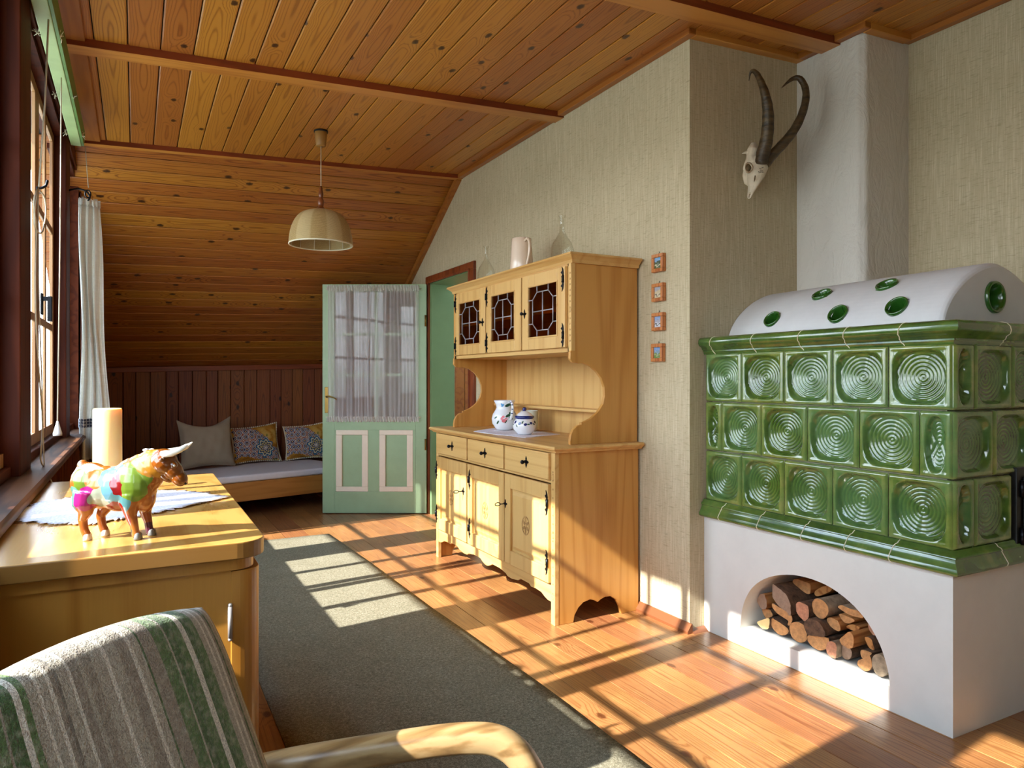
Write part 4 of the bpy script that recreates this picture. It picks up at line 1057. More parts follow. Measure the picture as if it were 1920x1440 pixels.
# base with arch
ZB = .565
arch = [(2.351, .075), (2.345, .12), (2.338, .16), (2.323, .205), (2.291, .262), (2.233, .318), (2.151, .362), (2.055, .388), (1.964, .393), (1.877, .382), (1.795, .35), (1.733, .308), (1.688, .257), (1.658, .205), (1.636, .139), (1.629, .085)]
arch = [(q.x, q.y) for q in smooth_pts([(a_, b_, 0) for a_, b_ in arch], 3)]
mb = MB()
yA, yB_ = SY0, SY1+.014
# front skin around the arch: strips from arch outline to the top edge
N = len(arch); vs = []; fs = []
DEP = 0.55
for (y, z) in arch: vs.append((SX, y, z))
tops = [(SX, min(max(y, yA), yB_), ZB) for (y, z) in arch]
vs += tops
for i in range(N-1): fs.append((i, i+1, N+i+1, N+i))
mb.add(vs, fs)
mb.add([(SX, yB_, 0), (SX, arch[0][0], 0), (SX, arch[0][0], ZB), (SX, yB_, ZB)], [(0, 1, 2, 3)])
mb.add([(SX, arch[-1][0], 0), (SX, yA, 0), (SX, yA, ZB), (SX, arch[-1][0], ZB)], [(0, 1, 2, 3)])
mb.add([(SX, arch[0][0], 0), (SX, arch[-1][0], 0), (SX, arch[-1][0], .085), (SX, arch[0][0], .075)], [(0, 1, 2, 3)])
for i in range(N-1):      # vault
    (a, b), (c_, d_) = arch[i], arch[i+1]; mb.add([(SX, a, b), (SX+DEP, a, b), (SX+DEP, c_, d_), (SX, c_, d_)], [(0, 1, 2, 3)], 0, True)
mb.add([(SX, arch[0][0], .075), (SX, arch[-1][0], .085), (SX+DEP, arch[-1][0], .085), (SX+DEP, arch[0][0], .075)], [(0, 1, 2, 3)])
mb.add([(SX+DEP, y, z) for (y, z) in arch], [tuple(range(N))])
mb.add([(SX, yA, 0), (SXB, yA, 0), (SXB, yA, ZB), (SX, yA, ZB)], [(0, 1, 2, 3)])
mb.add([(SX, yA, ZB), (SXB, yA, ZB), (SXB, yB_, ZB), (SX, yB_, ZB)], [(0, 1, 2, 3)])
mb.add([(SXB, yA, 0), (SXB, yB_, 0), (SXB, yB_, ZB), (SXB, yA, ZB)], [(0, 1, 2, 3)])
mb.add([(SX, yB_, 0), (SXB, yB_, 0), (SXB, yB_, ZB), (SX, yB_, ZB)], [(3, 2, 1, 0)])
mb.add([(SX, yA, 0), (SXB, yA, 0), (SXB, yB_, 0), (SX, yB_, 0)], [(3, 2, 1, 0)])
mb.build('base', 'plaster', stv)
# tiled body core (grout) and tiles
ZA, ZM1, ZM2, ZTp = .625, .862, 1.094, 1.322
XTB = SXB
MB().box((SX+.045, SY0+.045, ZB), (XTB, SY1+.005, 1.36)).build('core', 'grout', stv)
def tile(mb, org, U, V, Nn, w, h, hl, res=50):
    """one glazed tile; org lower corner on the face plane, U,V unit dirs, Nn outward; g = joint"""
    g = .0022; org = Vector(org); U = Vector(U); V = Vector(V); Nn = Vector(Nn)
    nu = max(10, int(res*min(1, w/.2))); nv = res; flip = (U.cross(V)).dot(Nn) < 0
    vs = []; hs = []
    narrow = w < .15
    for j in range(nv+1):
        for i in range(nu+1):
            u, v = i/nu, j/nv; x, y = g+(w-2*g)*u, g+(h-2*g)*v
            du, dv = (u-.5)*2, (v-.5)*2
            edge = min(min(u, 1-u)*w, min(v, 1-v)*h)
            d = 0.0
            if edge < .004: d = -.008*(1-edge/.004)**1.0
            # raised bead just inside the rim
            d += .0022*math.exp(-((edge-.012)/.005)**2)
            ru, rv = du/(.86 if not narrow else .62), dv/.86
            p = 3.6 if not narrow else 2.6
            r = (abs(ru)**p+abs(rv)**p)**(1/p)
            hh_ = .7
            if r < 1:
                rc = math.sqrt(ru*ru+rv*rv); t = 1-r
                depth = .026*min(1, (t/.16))**.8 if t < .16 else .026
                rim = min(1.0, t/.14); rim = rim*rim*(3-2*rim)
                bowl = .020*rim+.010*(1-min(rc, 1)**2)*rim*.9
                rip = .0024*math.cos(rc*2*PI*7.0)*rim*(1.0 if rc < 1.02 else .3)
                if rc < .12: rip += .002*(1-rc/.12)
                d += -bowl+rip; hh_ = .42+110*rip
            else: hh_ = .62+.25*(1 if edge < .02 else 0)
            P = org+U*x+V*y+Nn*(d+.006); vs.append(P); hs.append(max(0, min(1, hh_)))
    # skirt to close the joint
    fs = []
    for j in range(nv):
        for i in range(nu):
            a = j*(nu+1)+i; q = (a, a+1, a+nu+2, a+nu+1); fs.append(q[::-1] if flip else q)
    mb.add(vs, fs, 0, True); hl += hs
mb = MB(); hl = []
rows = [(ZA, ZM1), (ZM1, ZM2), (ZM2, ZTp)]
ysA = [2.567, 2.339, 2.102, 1.868, 1.636, SY0]; ysB = [2.567, 2.46, 2.225, 1.986, 1.752, 1.52, SY0]
for r_, (z0, z1) in enumerate(rows):
    ys = ysB if r_ == 1 else ysA
    for a, b in zip(ys, ys[1:]): tile(mb, (SX, a, z0), (0, -1, 0), (0, 0, 1), (-1, 0, 0), a-b, z1-z0, hl)
    xs = [SX, 2.64, 2.87, 3.10, 3.33, 3.385] if r_ == 1 else [SX, 2.527, 2.757, 2.987, 3.217, 3.385]
    for a, b in zip(xs, xs[1:]):
        if r_ == 0 and a > 2.75: continue
        if b-a < .08: continue
        tile(mb, (a, SY0, z0), (1, 0, 0), (0, 0, 1), (0, -1, 0), b-a, z1-z0, hl, 44)
mb.at['hgt'] = ('POINT', 'FLOAT', hl)
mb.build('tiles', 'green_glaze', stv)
# cornices: swept profile round the corner (front then right side)
def cornice(prof, name, joints):
    mb = MB(); vs = []; fs = []; n = len(prof)
    for (d, z) in prof: vs.append((SX-d, SY1+.012, z))
    for (d, z) in prof: vs.append((SX-d, SY0-d, z))
    for (d, z) in prof: vs.append((XTB, SY0-d, z))
    for s_ in range(2):
        for i in range(n-1): fs.append((s_*n+i, s_*n+i+1, (s_+1)*n+i+1, (s_+1)*n+i))
    mb.add(vs, [f[::-1] for f in fs], 0, True)
    mb.add([vs[i] for i in range(n)]+[(SX+.03, SY1+.012, prof[0][1]), (SX+.03, SY1+.012, prof[-1][1])][::-1], [tuple(range(n+2))])
    # lid
    z = prof[-1][1]; 
    for pz in (prof[0], prof[-1]):
        z = pz[1]; d = pz[0]
        mb.add([(SX-d, SY1+.012, z), (SX-d, SY0-d, z), (XTB, SY0-d, z), (XTB, SY1+.012, z)], [(0, 1, 2, 3)])
    g = mb
    for (ax, t) in joints:
        pts = []
        for i, (d, z) in enumerate(prof):
            wob = .012*math.sin(i/(n-1)*PI*1.5)
            pts.append((SX-d-.0005, t+wob, z) if ax == 'Y' else (t+wob, SY0-d-.0005, z))
        g.tube(pts, .0018, 5, mi=1)
    o = mb.build(name, ['green_cornice', 'grout'], stv)
    x = o.modifiers.new('es', 'EDGE_SPLIT'); x.split_angle = R(50)
    return o
cornice([(.004, 1.318), (.006, 1.326), (.010, 1.330), (.009, 1.336), (.016, 1.340), (.020, 1.350), (.034, 1.358), (.040, 1.370), (.039, 1.384), (.032, 1.394), (.018, 1.399), (-.03, 1.399)], 'top_cornice', [('Y', 2.50), ('Y', 2.25), ('Y', 2.0), ('Y', 1.79), ('Y', 1.57), ('X', 2.68), ('X', 2.95)])
cornice([(.002, .545), (.026, .547), (.034, .553), (.036, .562), (.028, .575), (.020, .590), (.017, .600), (.022, .604), (.020, .612), (.012, .617), (.010, .624), (.004, .628)], 'bottom_cornice', [('Y', 2.44), ('Y', 2.21), ('Y', 1.98), ('Y', 1.78), ('Y', 1.60), ('X', 2.66)])
# fire door, right side
fd = empty('x', (0, 0, 0)); bpy.data.objects.remove(fd)
mb = MB(); mb.box((2.765, SY0-.016, .572), (3.16, SY0+.01, .885)); fd = mb.build('fire_door', 'firedoor_black', stv, bevel=0.003)
mb = MB(); mb.box((2.80, SY0-.026, .61), (3.12, SY0-.016, .85)); mb.build('fire_door_panel', 'firedoor_black', fd, bevel=0.004)
for z in (.81, .64): MB().tube([(2.79, SY0-.022, z-.03), (2.79, SY0-.022, z+.03)], .009, 8).build('hinge', 'black_metal', fd)
# dome
DYE = 1.50; za = 1.396
def dome_pt(t, y):      # t 0..1 around from front-bottom over the top to the back
    k = (y-DYE)/(SY1-DYE); cx_ = 2.855+.06*k; a_ = .35; b_ = .243
    th = PI*(1-t); ex = 1.22
    cs, sn = math.cos(th), math.sin(th)
    return (cx_+a_*math.copysign(abs(cs)**ex, cs), y, za+b_*abs(sn)**ex*(1+.0*k))
mb = MB(); yy = [DYE+.0, DYE+.004, DYE+.014, DYE+.03]+[DYE+.03+(SY1+.012-DYE-.03)*i/12 for i in range(1, 13)]
ins = [.018, .010, .003, 0]+[0]*12; nt_ = 40
vs = []; fs = []
for j, y in enumerate(yy):
    for i in range(nt_+1):
        p = Vector(dome_pt(i/nt_, y)); c_ = Vector((2.835, y, za)); p = p+(c_-p).normalized()*ins[j] if ins[j] else p
        p.z = max(p.z, za-.003); vs.append(p)
for j in range(len(yy)-1):
    for i in range(nt_): a = j*(nt_+1)+i; fs.append((a, a+nt_+1, a+nt_+2, a+1))
mb.add(vs, fs, 0, True); mb.add([vs[i] for i in range(nt_+1)], [tuple(range(nt_+1))])
mb.build('dome', 'dome_plaster', stv)
# round vents: ring and dark funnel, set on the dome surface by photo direction
def pix_ray(px, py):
    s_, c_ = math.sin(YAW), math.cos(YAW); u = (px-960)/1331; return Vector((s_+u*c_, c_-u*s_, (711-py)/1331))
def hit_dome(px, py):
    r = pix_ray(px, py); best = None
    for yi in range(0, 200):
        y = DYE+.02+(SY1-.02-DYE-.02)*yi/199; t = y/r.y; x = r.x*t; z = EYE+r.z*t
        for ti in range(4, 60):
            p = dome_pt(ti/100, y); d = (p[0]-x)**2+(p[2]-z)**2
            if best is None or d < best[0]: best = (d, ti/100, y)
    return best[1], best[2]
def vent(p, n, r, name='vent_ring'):
    p = Vector(p); n = Vector(n).normalized()
    mb = MB(); mb.lathe(p, [(r*.42, -.12), (r*.55, -.06), (r*.68, -.025), (r*.82, .0), (r*.9, .009), (r*1.0, .012), (r*1.07, .008), (r*1.09, .0), (r*1.08, -.01)], 40, axis=n)
    v = mb.build(name, 'vent_glaze', stv)
    # cast-off: dark throat closed at the bottom
    MB().lathe(p, [(0, -.118), (r*.44, -.118)], 24, axis=n).build('throat', 'gap_dark', v)
vent_holes = []
for (px, py) in ((1449, 600), (1541, 554), (1572, 589), (1664, 536), (1683, 576)):
    t, y = hit_dome(px, py); a = Vector(dome_pt(t-.01, y)); b = Vector(dome_pt(t+.01, y)); tg = (b-a); n = Vector((-tg.z, 0, tg.x))
    p = Vector(dome_pt(t, y)); vent_holes.append((p, n.normalized(), .041 if px > 1500 else .039)); vent(p, n, vent_holes[-1][2])
vent((2.83, DYE-.002, 1.506), (0, -1, 0), .056); vent_holes.append((Vector((2.83, DYE, 1.506)), Vector((0, -1, 0)), .056))
# cut the dome open under the vents so the throats show
dome_o = [q for q in bpy.data.objects if q.name.startswith('dome')][0]
cut = MB()
for p, n, r_ in vent_holes: cut.lathe(p, [(0, -.1), (r_*1.0, -.1), (r_*1.0, .05), (0, .05)], 28, axis=n)
cme = bpy.data.meshes.new('cut'); cme.from_pydata([Vector(v)-wmat(stv).translation for v in cut.v], [], cut.f)
# carve by deleting dome faces inside each vent radius instead of a boolean (keeps the surface simple)
bm = bmesh.new(); bm.from_mesh(dome_o.data)
bmesh.ops.subdivide_edges(bm, edges=[e_ for e_ in bm.edges if len(e_.link_faces) == 2 and all(len(f.verts) == 4 for f in e_.link_faces)], cuts=3, use_grid_fill=True)
kill = []
for f in bm.faces:
    if len(f.verts) > 10: continue
    c_ = f.calc_center_median()+wmat(stv).translation
    for p, n, r_ in vent_holes[:5]:
        d = c_-p; dn = d.dot(n); 
        if abs(dn) < .05 and (d-n*dn).length < r_*.97: kill.append(f); break
bmesh.ops.delete(bm, geom=kill, context='FACES')
# front end cap: replace by ring with a hole
cap = [f for f in bm.faces if len(f.verts) > 10]
for f in cap:
    vsl = list(f.verts); fn = f.normal.copy(); bmesh.ops.delete(bm, geom=[f], context='FACES_ONLY')
    hc = Vector((2.83, DYE, 1.506))-wmat(stv).translation; hv = []
    m_ = len(vsl)
    for v in vsl:
        a = math.atan2(v.co.z-hc.z, v.co.x-hc.x); hv.append(bm.verts.new((hc.x+.056*.97*math.cos(a), v.co.y, hc.z+.056*.97*math.sin(a))))
    for i in range(m_):
        j = (i+1) % m_
        if (vsl[i].co-vsl[j].co).length > .3:
            K = 10; ai = math.atan2(hv[i].co.z-hc.z, hv[i].co.x-hc.x); aj = math.atan2(hv[j].co.z-hc.z, hv[j].co.x-hc.x)
            if ai > 0: ai -= 2*PI
            if aj > 0: aj -= 2*PI
            lo = [vsl[i]]+[bm.verts.new(vsl[i].co.lerp(vsl[j].co, t/K)) for t in range(1, K)]+[vsl[j]]
            if abs(ai-aj) > PI: ai, aj = (ai+2*PI, aj) if ai < aj else (ai, aj+2*PI)
            hi = [hv[i]]+[bm.verts.new((hc.x+.056*.97*math.cos(ai+(aj-ai)*t/K), hv[i].co.y, hc.z+.056*.97*math.sin(ai+(aj-ai)*t/K))) for t in range(1, K)]+[hv[j]]
            for t in range(K): bm.faces.new((lo[t], lo[t+1], hi[t+1], hi[t]))
            continue
        try: bm.faces.new((vsl[i], vsl[j], hv[j], hv[i]))
        except ValueError: pass
bm.normal_update(); bm.to_mesh(dome_o.data); bm.free(); dome_o.data.update()
bpy.data.meshes.remove(cme)

# ------------------------------------------------------------------ logs in the niche
def Lp(zx, zy, X): # zoom coordinates of the niche crop -> Y,z at plane X
    r = pix_ray(1370+zx/5.76, 1060+zy/5.76); t = X/r.x; return r.y*t, EYE+r.z*t
# (centre x, centre y in crop, half width, half height, shape, end, bark, dir tilt, label)
LG = [
 (350, 690, 72, 78, 'round', 'log_end_pale', 'bark', 'pale round cracked log end at the far left of the bottom row', 2.46),
 (340, 320, 78, 150, 'halfL', 'log_end_grey', 'split_wood', 'grey half round split log at the top left of the pile', 2.48),
 (555, 330, 95, 140, 'quarter', 'log_end_grey', 'bark', 'wedge shaped grey log end, second from left at the top', 2.46),
 (400, 555, 65, 85, 'quarter2', 'log_end', 'bark', 'small tan wedge log above the pale round log', 2.50),
 (560, 615, 110, 100, 'quarter', 'log_end', 'bark', 'large tan wedge log with dark bark, left middle of the pile', 2.48),
 (530, 760, 105, 90, 'low', 'log_end', 'bark', 'wide tan half log in the bottom row beside the pale round log', 2.47),
 (730, 810, 105, 98, 'low', 'log_end', 'bark', 'tan split log in the bottom row with ragged top edge', 2.47),
 (935, 890, 125, 100, 'low', 'log_end', 'bark', 'broad half round log in the middle of the bottom row', 2.47),
 (800, 235, 130, 60, 'plank', 'log_end', 'split_wood', 'flat split board lying across the top of the pile', 2.56),
 (960, 300, 130, 45, 'stick', 'split_wood', 'split_wood', 'long split stick slanting up to the right near the top', 2.58),
 (790, 480, 80, 115, 'half', 'log_end_pink', 'bark', 'pinkish half log standing in the centre of the pile', 2.47),
 (960, 465, 90, 95, 'round', 'log_end', 'bark_pale', 'round tan log with pale bark in the upper centre', 2.49),
 (900, 690, 120, 100, 'low', 'bark', 'bark', 'dark bark covered log below the pinkish half log', 2.46),
 (1290, 500, 130, 40, 'stick2', 'log_end', 'bark_pale', 'grey weathered splinter at the right of the round tan log', 2.52),
 (1260, 590, 130, 42, 'plank', 'log_end', 'split_wood', 'orange split board below the grey splinter', 2.52),
 (1320, 670, 120, 36, 'plank', 'split_wood', 'split_wood', 'lower orange split board right of centre', 2.53),
 (1255, 795, 88, 88, 'round2', 'log_end', 'split_wood', 'reddish tan cut log right of centre above the small logs', 2.46),
 (1240, 945, 62, 72, 'round', 'log_end_grey', 'bark', 'small grey round log above the pale barked log', 2.48),
 (1100, 1040, 68, 82, 'round', 'log_end_pink', 'bark_pale', 'short round log with pale bark in the bottom row', 2.45),
 (1465, 965, 60, 70, 'round', 'log_end', 'bark', 'small knotty round log near the right end', 2.48),
 (1440, 1105, 82, 92, 'round', 'log_end', 'bark', 'bright tan round log in the bottom row near the right end', 2.45),
 (1500, 830, 60, 130, 'slant', 'split_wood', 'bark', 'slanting split log leaning against the right of the niche', 2.50),
 (1540, 720, 60, 90, 'slant', 'log_end_pink', 'split_wood', 'pink slanting board under the arch at the far right', 2.53),
 (1610, 1150, 85, 110, 'round', 'bark_pale', 'bark_pale', 'white birch log at the right end of the bottom row', 2.45),
 (440, 200, 100, 60, 'plank', 'split_wood', 'split_wood', 'dark orange split log tucked under the arch at the top left', 2.60),
 (1130, 640, 95, 60, 'plank', 'log_end', 'split_wood', 'ragged splintered piece in front of the orange boards', 2.50),
]
def outline(shape, n=22, seed=0):
    rnd = random.Random(seed); pts = []
    if shape in ('round', 'round2'):
        for k in range(n): t = 2*PI*k/n; r_ = 1+rnd.uniform(-.05, .05); pts.append((math.cos(t)*r_, math.sin(t)*r_))
        if shape == 'round2': pts = [(min(p[0], .75), p[1]) for p in pts]
    elif shape == 'half':
        for k in range(n): t = PI/2+PI*k/(n-1); pts.append((math.cos(t)*1.6+.6, math.sin(t)))
    elif shape == 'halfL':
        for k in range(n): t = PI/2+PI*k/(n-1); pts.append((math.cos(t)*1.4+.5, math.sin(t)))
        pts += [(.6, -.3), (.35, 0), (.5, .4)]
    elif shape == 'quarter':
        for k in range(n-4): t = PI*.55-PI*.9*k/(n-5); pts.append((-1+math.cos(t)*1.9, -.9+math.sin(t)*1.9))
        pts = [(max(-1, p[0]), p[1]) for p in pts]; pts += [(.6, -1), (-.4, -.8), (-1, -.3)]
    elif shape == 'quarter2': pts = [(-1, .7), (-.3, 1), (.4, .9), (1, .1), (.9, -.5), (.5, -1), (-.1, -.7), (-.6, 0)]
    elif shape == 'low':
        for k in range(n): t = PI*1.06+PI*.9*k/(n-1); pts.append((math.cos(t), math.sin(t)*1.5+.45))
        pts += [(.8, .7), (.2, .95), (-.4, .9), (-.9, .8)]
    elif shape == 'plank': pts = [(-1, .1), (-.8, .9), (.9, .8), (1, -.5), (.3, -1), (-.7, -.6)]
    elif shape == 'stick': pts = [(-1, -1.6), (-.8, -2.2), (1, 1.4), (1, 2.6), (.2, 1.6)]
    elif shape == 'stick2': pts = [(-1, .2), (-.7, 1), (0, .7), (1, .9), (1, -.6), (.2, -.9), (-.8, -.7)]
    elif shape == 'slant': pts = [(-1, .6), (-.7, 1), (-.2, .9), (1, -.6), (1, -1), (.5, -.9), (-.9, .2)]
    return pts
def clip(poly, nx, nz, d):
    out = []
    for q in range(len(poly)):
        a, b = poly[q], poly[(q+1) % len(poly)]; da = a[0]*nx+a[1]*nz-d; db = b[0]*nx+b[1]*nz-d
        if da <= 0: out.append(a)
        if (da < 0 < db) or (db < 0 < da): t = da/(da-db); out.append((a[0]+(b[0]-a[0])*t, a[1]+(b[1]-a[1])*t))
    return out
PL = []
for i, (cx_, cy_, hw, hh2, shp, em, bmt, lb, X0) in enumerate(LG):
    y, z = Lp(cx_, cy_, X0); y2, _ = Lp(cx_+hw, cy_, X0); _, z2 = Lp(cx_, cy_-hh2, X0)
    ry, rz_ = (y-y2)*1.13, (z2-z)*1.13
    pts = [(y-a*ry, z+b*rz_) for a, b in outline(shp, seed=i)]
    lo_ = min(p_[1] for p_ in pts)
    if lo_ < .09: pts = [(p_[0], p_[1]+.09-lo_) for p_ in pts]
    # inside the arch
    A_c = (1.985, .2)
    for k in range(N-1):
        (a0, b0), (a1, b1) = arch[k], arch[k+1]; nx, nz = -(b1-b0), (a1-a0); l_ = math.hypot(nx, nz); nx /= l_; nz /= l_
        if (A_c[0]-a0)*nx+(A_c[1]-b0)*nz > 0: nx, nz = -nx, -nz
        pts = clip(pts, nx, nz, a0*nx+b0*nz-.007)
        if len(pts) < 3: break
    PL.append(pts)
cut_ = [list(p_) for p_ in PL]
for i in range(len(PL)):
    for k in range(len(PL)):
        if i == k or len(PL[i]) < 3 or len(PL[k]) < 3: continue
        ci = [sum(p_[t] for p_ in PL[i])/len(PL[i]) for t in (0, 1)]; ck = [sum(p_[t] for p_ in PL[k])/len(PL[k]) for t in (0, 1)]
        dx, dz = ck[0]-ci[0], ck[1]-ci[1]; D_ = math.hypot(dx, dz)
        if D_ < 1e-4: continue
        dx /= D_; dz /= D_
        hi = max((p_[0]-ci[0])*dx+(p_[1]-ci[1])*dz for p_ in PL[i]); hk = max(-(p_[0]-ck[0])*dx-(p_[1]-ck[1])*dz for p_ in PL[k])
        ov = hi+hk-D_
        if ov > 0:
            lim = min(hi, max(.25*D_, hi-ov*hi/(hi+hk)))-.0008
            cut_[i] = clip(cut_[i], dx, dz, ci[0]*dx+ci[1]*dz+lim)
            if len(cut_[i]) < 3: break
for i, (cx_, cy_, hw, hh2, shp, em, bmt, lb, X0) in enumerate(LG):
    pts = cut_[i]
    if len(pts) < 3: print('log lost', i); continue
    y = sum(p_[0] for p_ in pts)/len(pts); z = sum(p_[1] for p_ in pts)/len(pts)
    # resample with slight rounding
    den = []
    for q in range(len(pts)):
        a, b = pts[q], pts[(q+1) % len(pts)]; m_ = max(1, int(math.hypot(a[0]-b[0], a[1]-b[1])/.008))
        for t in range(m_): den.append((a[0]+(b[0]-a[0])*t/m_, a[1]+(b[1]-a[1])*t/m_))
    for _ in range(2): den = [((den[q-1][0]+2*den[q][0]+den[(q+1) % len(den)][0])/4, (den[q-1][1]+2*den[q][1]+den[(q+1) % len(den)][1])/4) for q in range(len(den))]
    pts = den; ry = rz_ = 1.0
    # keep under the vault
    L_ = .34+.03*math.sin(i*2.3)
    mb = MB(); n = len(pts); vs = []; fs = []
    yaw = 0.0; segs = 5
    rnd = random.Random(i)
    for s_ in range(segs+1):
        xx = X0+L_*s_/segs
        for (a, b) in pts:
            w_ = 1-(rnd.uniform(.0, .05) if s_ else 0)
            yy2 = y+(a-y)*w_; zz2 = z+(b-z)*w_
            vs.append((xx+(rnd.uniform(-.002, .002) if s_ == 0 else 0), yy2, zz2))
    for s_ in range(segs):
        for k in range(n):
            k2 = (k+1) % n; fs.append((s_*n+k, (s_+1)*n+k, (s_+1)*n+k2, s_*n+k2))
    mb.add(vs, fs, 1, True); mb.add(vs[:n], [tuple(range(n))], 0); mb.add(vs[-n:], [tuple(range(n-1, -1, -1))], 0)
    o = mb.build('firewood_log', [em, bmt], origin=(X0+.15, y, z))
    bm = bmesh.new(); bm.from_mesh(o.data); bmesh.ops.remove_doubles(bm, verts=bm.verts, dist=.0001); bmesh.ops.recalc_face_normals(bm, faces=bm.faces); bm.to_mesh(o.data); bm.free()
    x = o.modifiers.new('es', 'EDGE_SPLIT'); x.split_angle = R(48)
    tag(o, lb, 'log', 'firewood stacked in the stove niche')

# ------------------------------------------------------------------ horned skull on the niche wall
sk = empty('horned_skull', (2.75, YN-.004, 2.2)); tag(sk, 'white animal skull with two long curved horns on the narrow wall', 'skull')
def SP(zx, zy, dy):      # zoom1 crop (origin 1180,100, 4.5x) at depth Y = YN - dy
    r = pix_ray(1180+zx/4.5, 100+zy/4.5); t = (YN-dy)/r.y; return Vector((r.x*t, YN-dy, EYE+r.z*t))
mm = 1/4.5*2.95/1331
def hornp(lst): 
    p = smooth_pts([SP(a, b, d) for a, b, d, w in lst], 4); w = []
    for i in range(len(lst)-1):
        for k in range(4): w.append(lst[i][3]+(lst[i+1][3]-lst[i][3])*k/4)
    w.append(lst[-1][3]); return p, [(q*mm*.58*(1+.04*math.sin(i*1.9)), q*mm*.58*.9*(1+.035*math.sin(i*1.9))) for i, q in enumerate(w)]
p, w = hornp([(1115, 925, .10, 125), (1130, 840, .12, 125), (1155, 740, .14, 118), (1170, 600, .16, 108), (1168, 470, .17, 98), (1145, 340, .17, 78), (1110, 240, .15, 62), (1075, 172, .13, 48), (1040, 148, .11, 34), (1018, 175, .10, 20), (1010, 232, .09, 4)])
MB().tube(p, w, 16).build('horn', 'horn', sk)
p, w = hornp([(1150, 935, .11, 90), (1215, 850, .13, 92), (1300, 760, .16, 90), (1385, 655, .19, 84), (1450, 530, .21, 76), (1487, 400, .22, 68), (1485, 295, .21, 62), (1440, 215, .19, 54), (1385, 212, .17, 42), (1335, 245, .16, 26), (1283, 294, .15, 3)])
MB().tube(p, w, 16).build('horn', 'horn', sk)
def lp(lst): p = [SP(a, b, d) for a, b, d, w in lst]; return p, [w*mm*.56 for a, b, d, w in lst]
mb = MB()
p, w = lp([(1050, 770, .04, 60), (1040, 820, .05, 100), (1030, 880, .05, 90), (1045, 930, .06, 110)]); mb.tube(p, w, 14)
p, w = lp([(1090, 880, .07, 120), (1085, 960, .07, 180), (1065, 1020, .07, 165), (1050, 1080, .065, 120), (1040, 1130, .06, 80), (1022, 1180, .055, 40)]); mb.tube(p, w, 18)
p, w = lp([(1100, 1010, .09, 100), (1080, 1080, .085, 60), (1050, 1150, .07, 30), (1022, 1215, .055, 14), (1014, 1228, .05, 6)]); mb.tube(p, w, 12)
p, w = lp([(1030, 1110, .05, 60), (1010, 1160, .05, 26), (1000, 1215, .045, 12), (1004, 1230, .045, 6)]); mb.tube(p, w, 12)
p, w = lp([(985, 960, .04, 36), (975, 1030, .035, 46), (985, 1095, .035, 36), (1005, 1115, .04, 16)]); mb.tube(p, w, 10)
p, w = lp([(1010, 830, .04, 40), (975, 838, .035, 24), (948, 845, .03, 8)]); mb.tube(p, w, 10)
p, w = lp([(1000, 880, .04, 26), (980, 930, .04, 26), (965, 980, .035, 20)]); mb.tube(p, w, 10)
o = mb.build('skull_bone', 'bone', sk); remesh(o, .0028, 3)
mb = MB(); rr = []
for k in range(25):
    a = 2*PI*k/24; rr.append(SP(1003+32*math.cos(a), 965+40*math.sin(a), .098-.008*math.cos(a)))
mb.tube(rr, .0045, 8); mb.build('eye_rim', 'bone', sk)
mb = MB(); mb.ball(SP(1003, 965, .075), .018, 16, sc=(.85, .8, 1)); mb.build('eye_socket', 'bone_dark', sk)
mb = MB()
for (a, b, L_) in ((1105, 972, 10), (1125, 965, 8), (1115, 995, 14), (1100, 1008, 12), (1125, 1005, 10), (1090, 1000, 6), (1108, 985, 5)):
    mb.tube([SP(a-L_/1.2, b, .118), SP(a+L_/1.2, b-3, .118)], .0012, 5)
mb.build('ink_marks', 'gap_dark', sk)
mb = MB(); mb.tube([SP(1062, 1030, .108), SP(1058, 1060, .103), SP(1052, 1085, .098)], [.003, .004, .001], 6); mb.build('nasal_slit', 'bone_dark', sk)

# ------------------------------------------------------------------ pendant lamp
LX, LY = 1.04, 4.56; lamp = empty('pendant_lamp', (LX, LY, 2.05)); tag(lamp, 'woven cane dome pendant lamp hanging from the pine ceiling', 'lamp')
ZC_ = zc(LX)
MB().lathe((LX, LY, ZC_-.10), [(0, 0), (.028, 0), (.031, .006), (.036, .05), (.040, .094), (.034, .1), (0, .1)], 24).build('ceiling_cup', 'lamp_cup', lamp)
MB().lathe((LX, LY, ZC_-.012), [(0, 0), (.044, 0), (.044, .011), (0, .011)], 24).build('ceiling_rose', 'gap_dark', lamp)
MB().tube([(LX, LY, ZC_-.1), (LX, LY, 2.42)], .0028, 8).build('cable', 'cord', lamp)
MB().lathe((LX, LY, 2.262), [(.0, .0), (.047, .0), (.045, .012), (.028, .022), (.016, .034), (.018, .05), (.021, .065), (.016, .082), (.011, .09), (.014, .1), (.016, .115), (.012, .135), (.009, .14), (.011, .15), (.006, .165), (0, .166)], 24).build('turned_spindle', 'turned_wood', lamp)
mb = MB(); nR, nS = 22, 96; vs = []; fs = []; gore = []
for j in range(nR+1):
    t = j/nR; a = t*PI/2*.94+.0; 
    r_ = .050+(.197-.050)*math.sin(t*PI/2)**.72; z = 2.268-(2.268-2.055)*(1-math.cos(t*PI/2))**.95
    for k in range(nS):
        ph_ = 2*PI*k/nS; vs.append((LX+r_*math.cos(ph_), LY+r_*math.sin(ph_), z)); gore.append(1.0 if (k//8) % 2 else 0.0)
for j in range(nR):
    for k in range(nS): k2 = (k+1) % nS; fs.append((j*nS+k, (j+1)*nS+k, (j+1)*nS+k2, j*nS+k2))
mb.add(vs, fs, 0, True); mb.at['gore'] = ('POINT', 'FLOAT', gore); mb.build('lamp_shade', 'wicker', lamp, solid=.004)
mb = MB(); mb.tube([(LX+.196*math.cos(2*PI*k/48), LY+.196*math.sin(2*PI*k/48), 2.055) for k in range(49)], .0045, 8, caps=False)
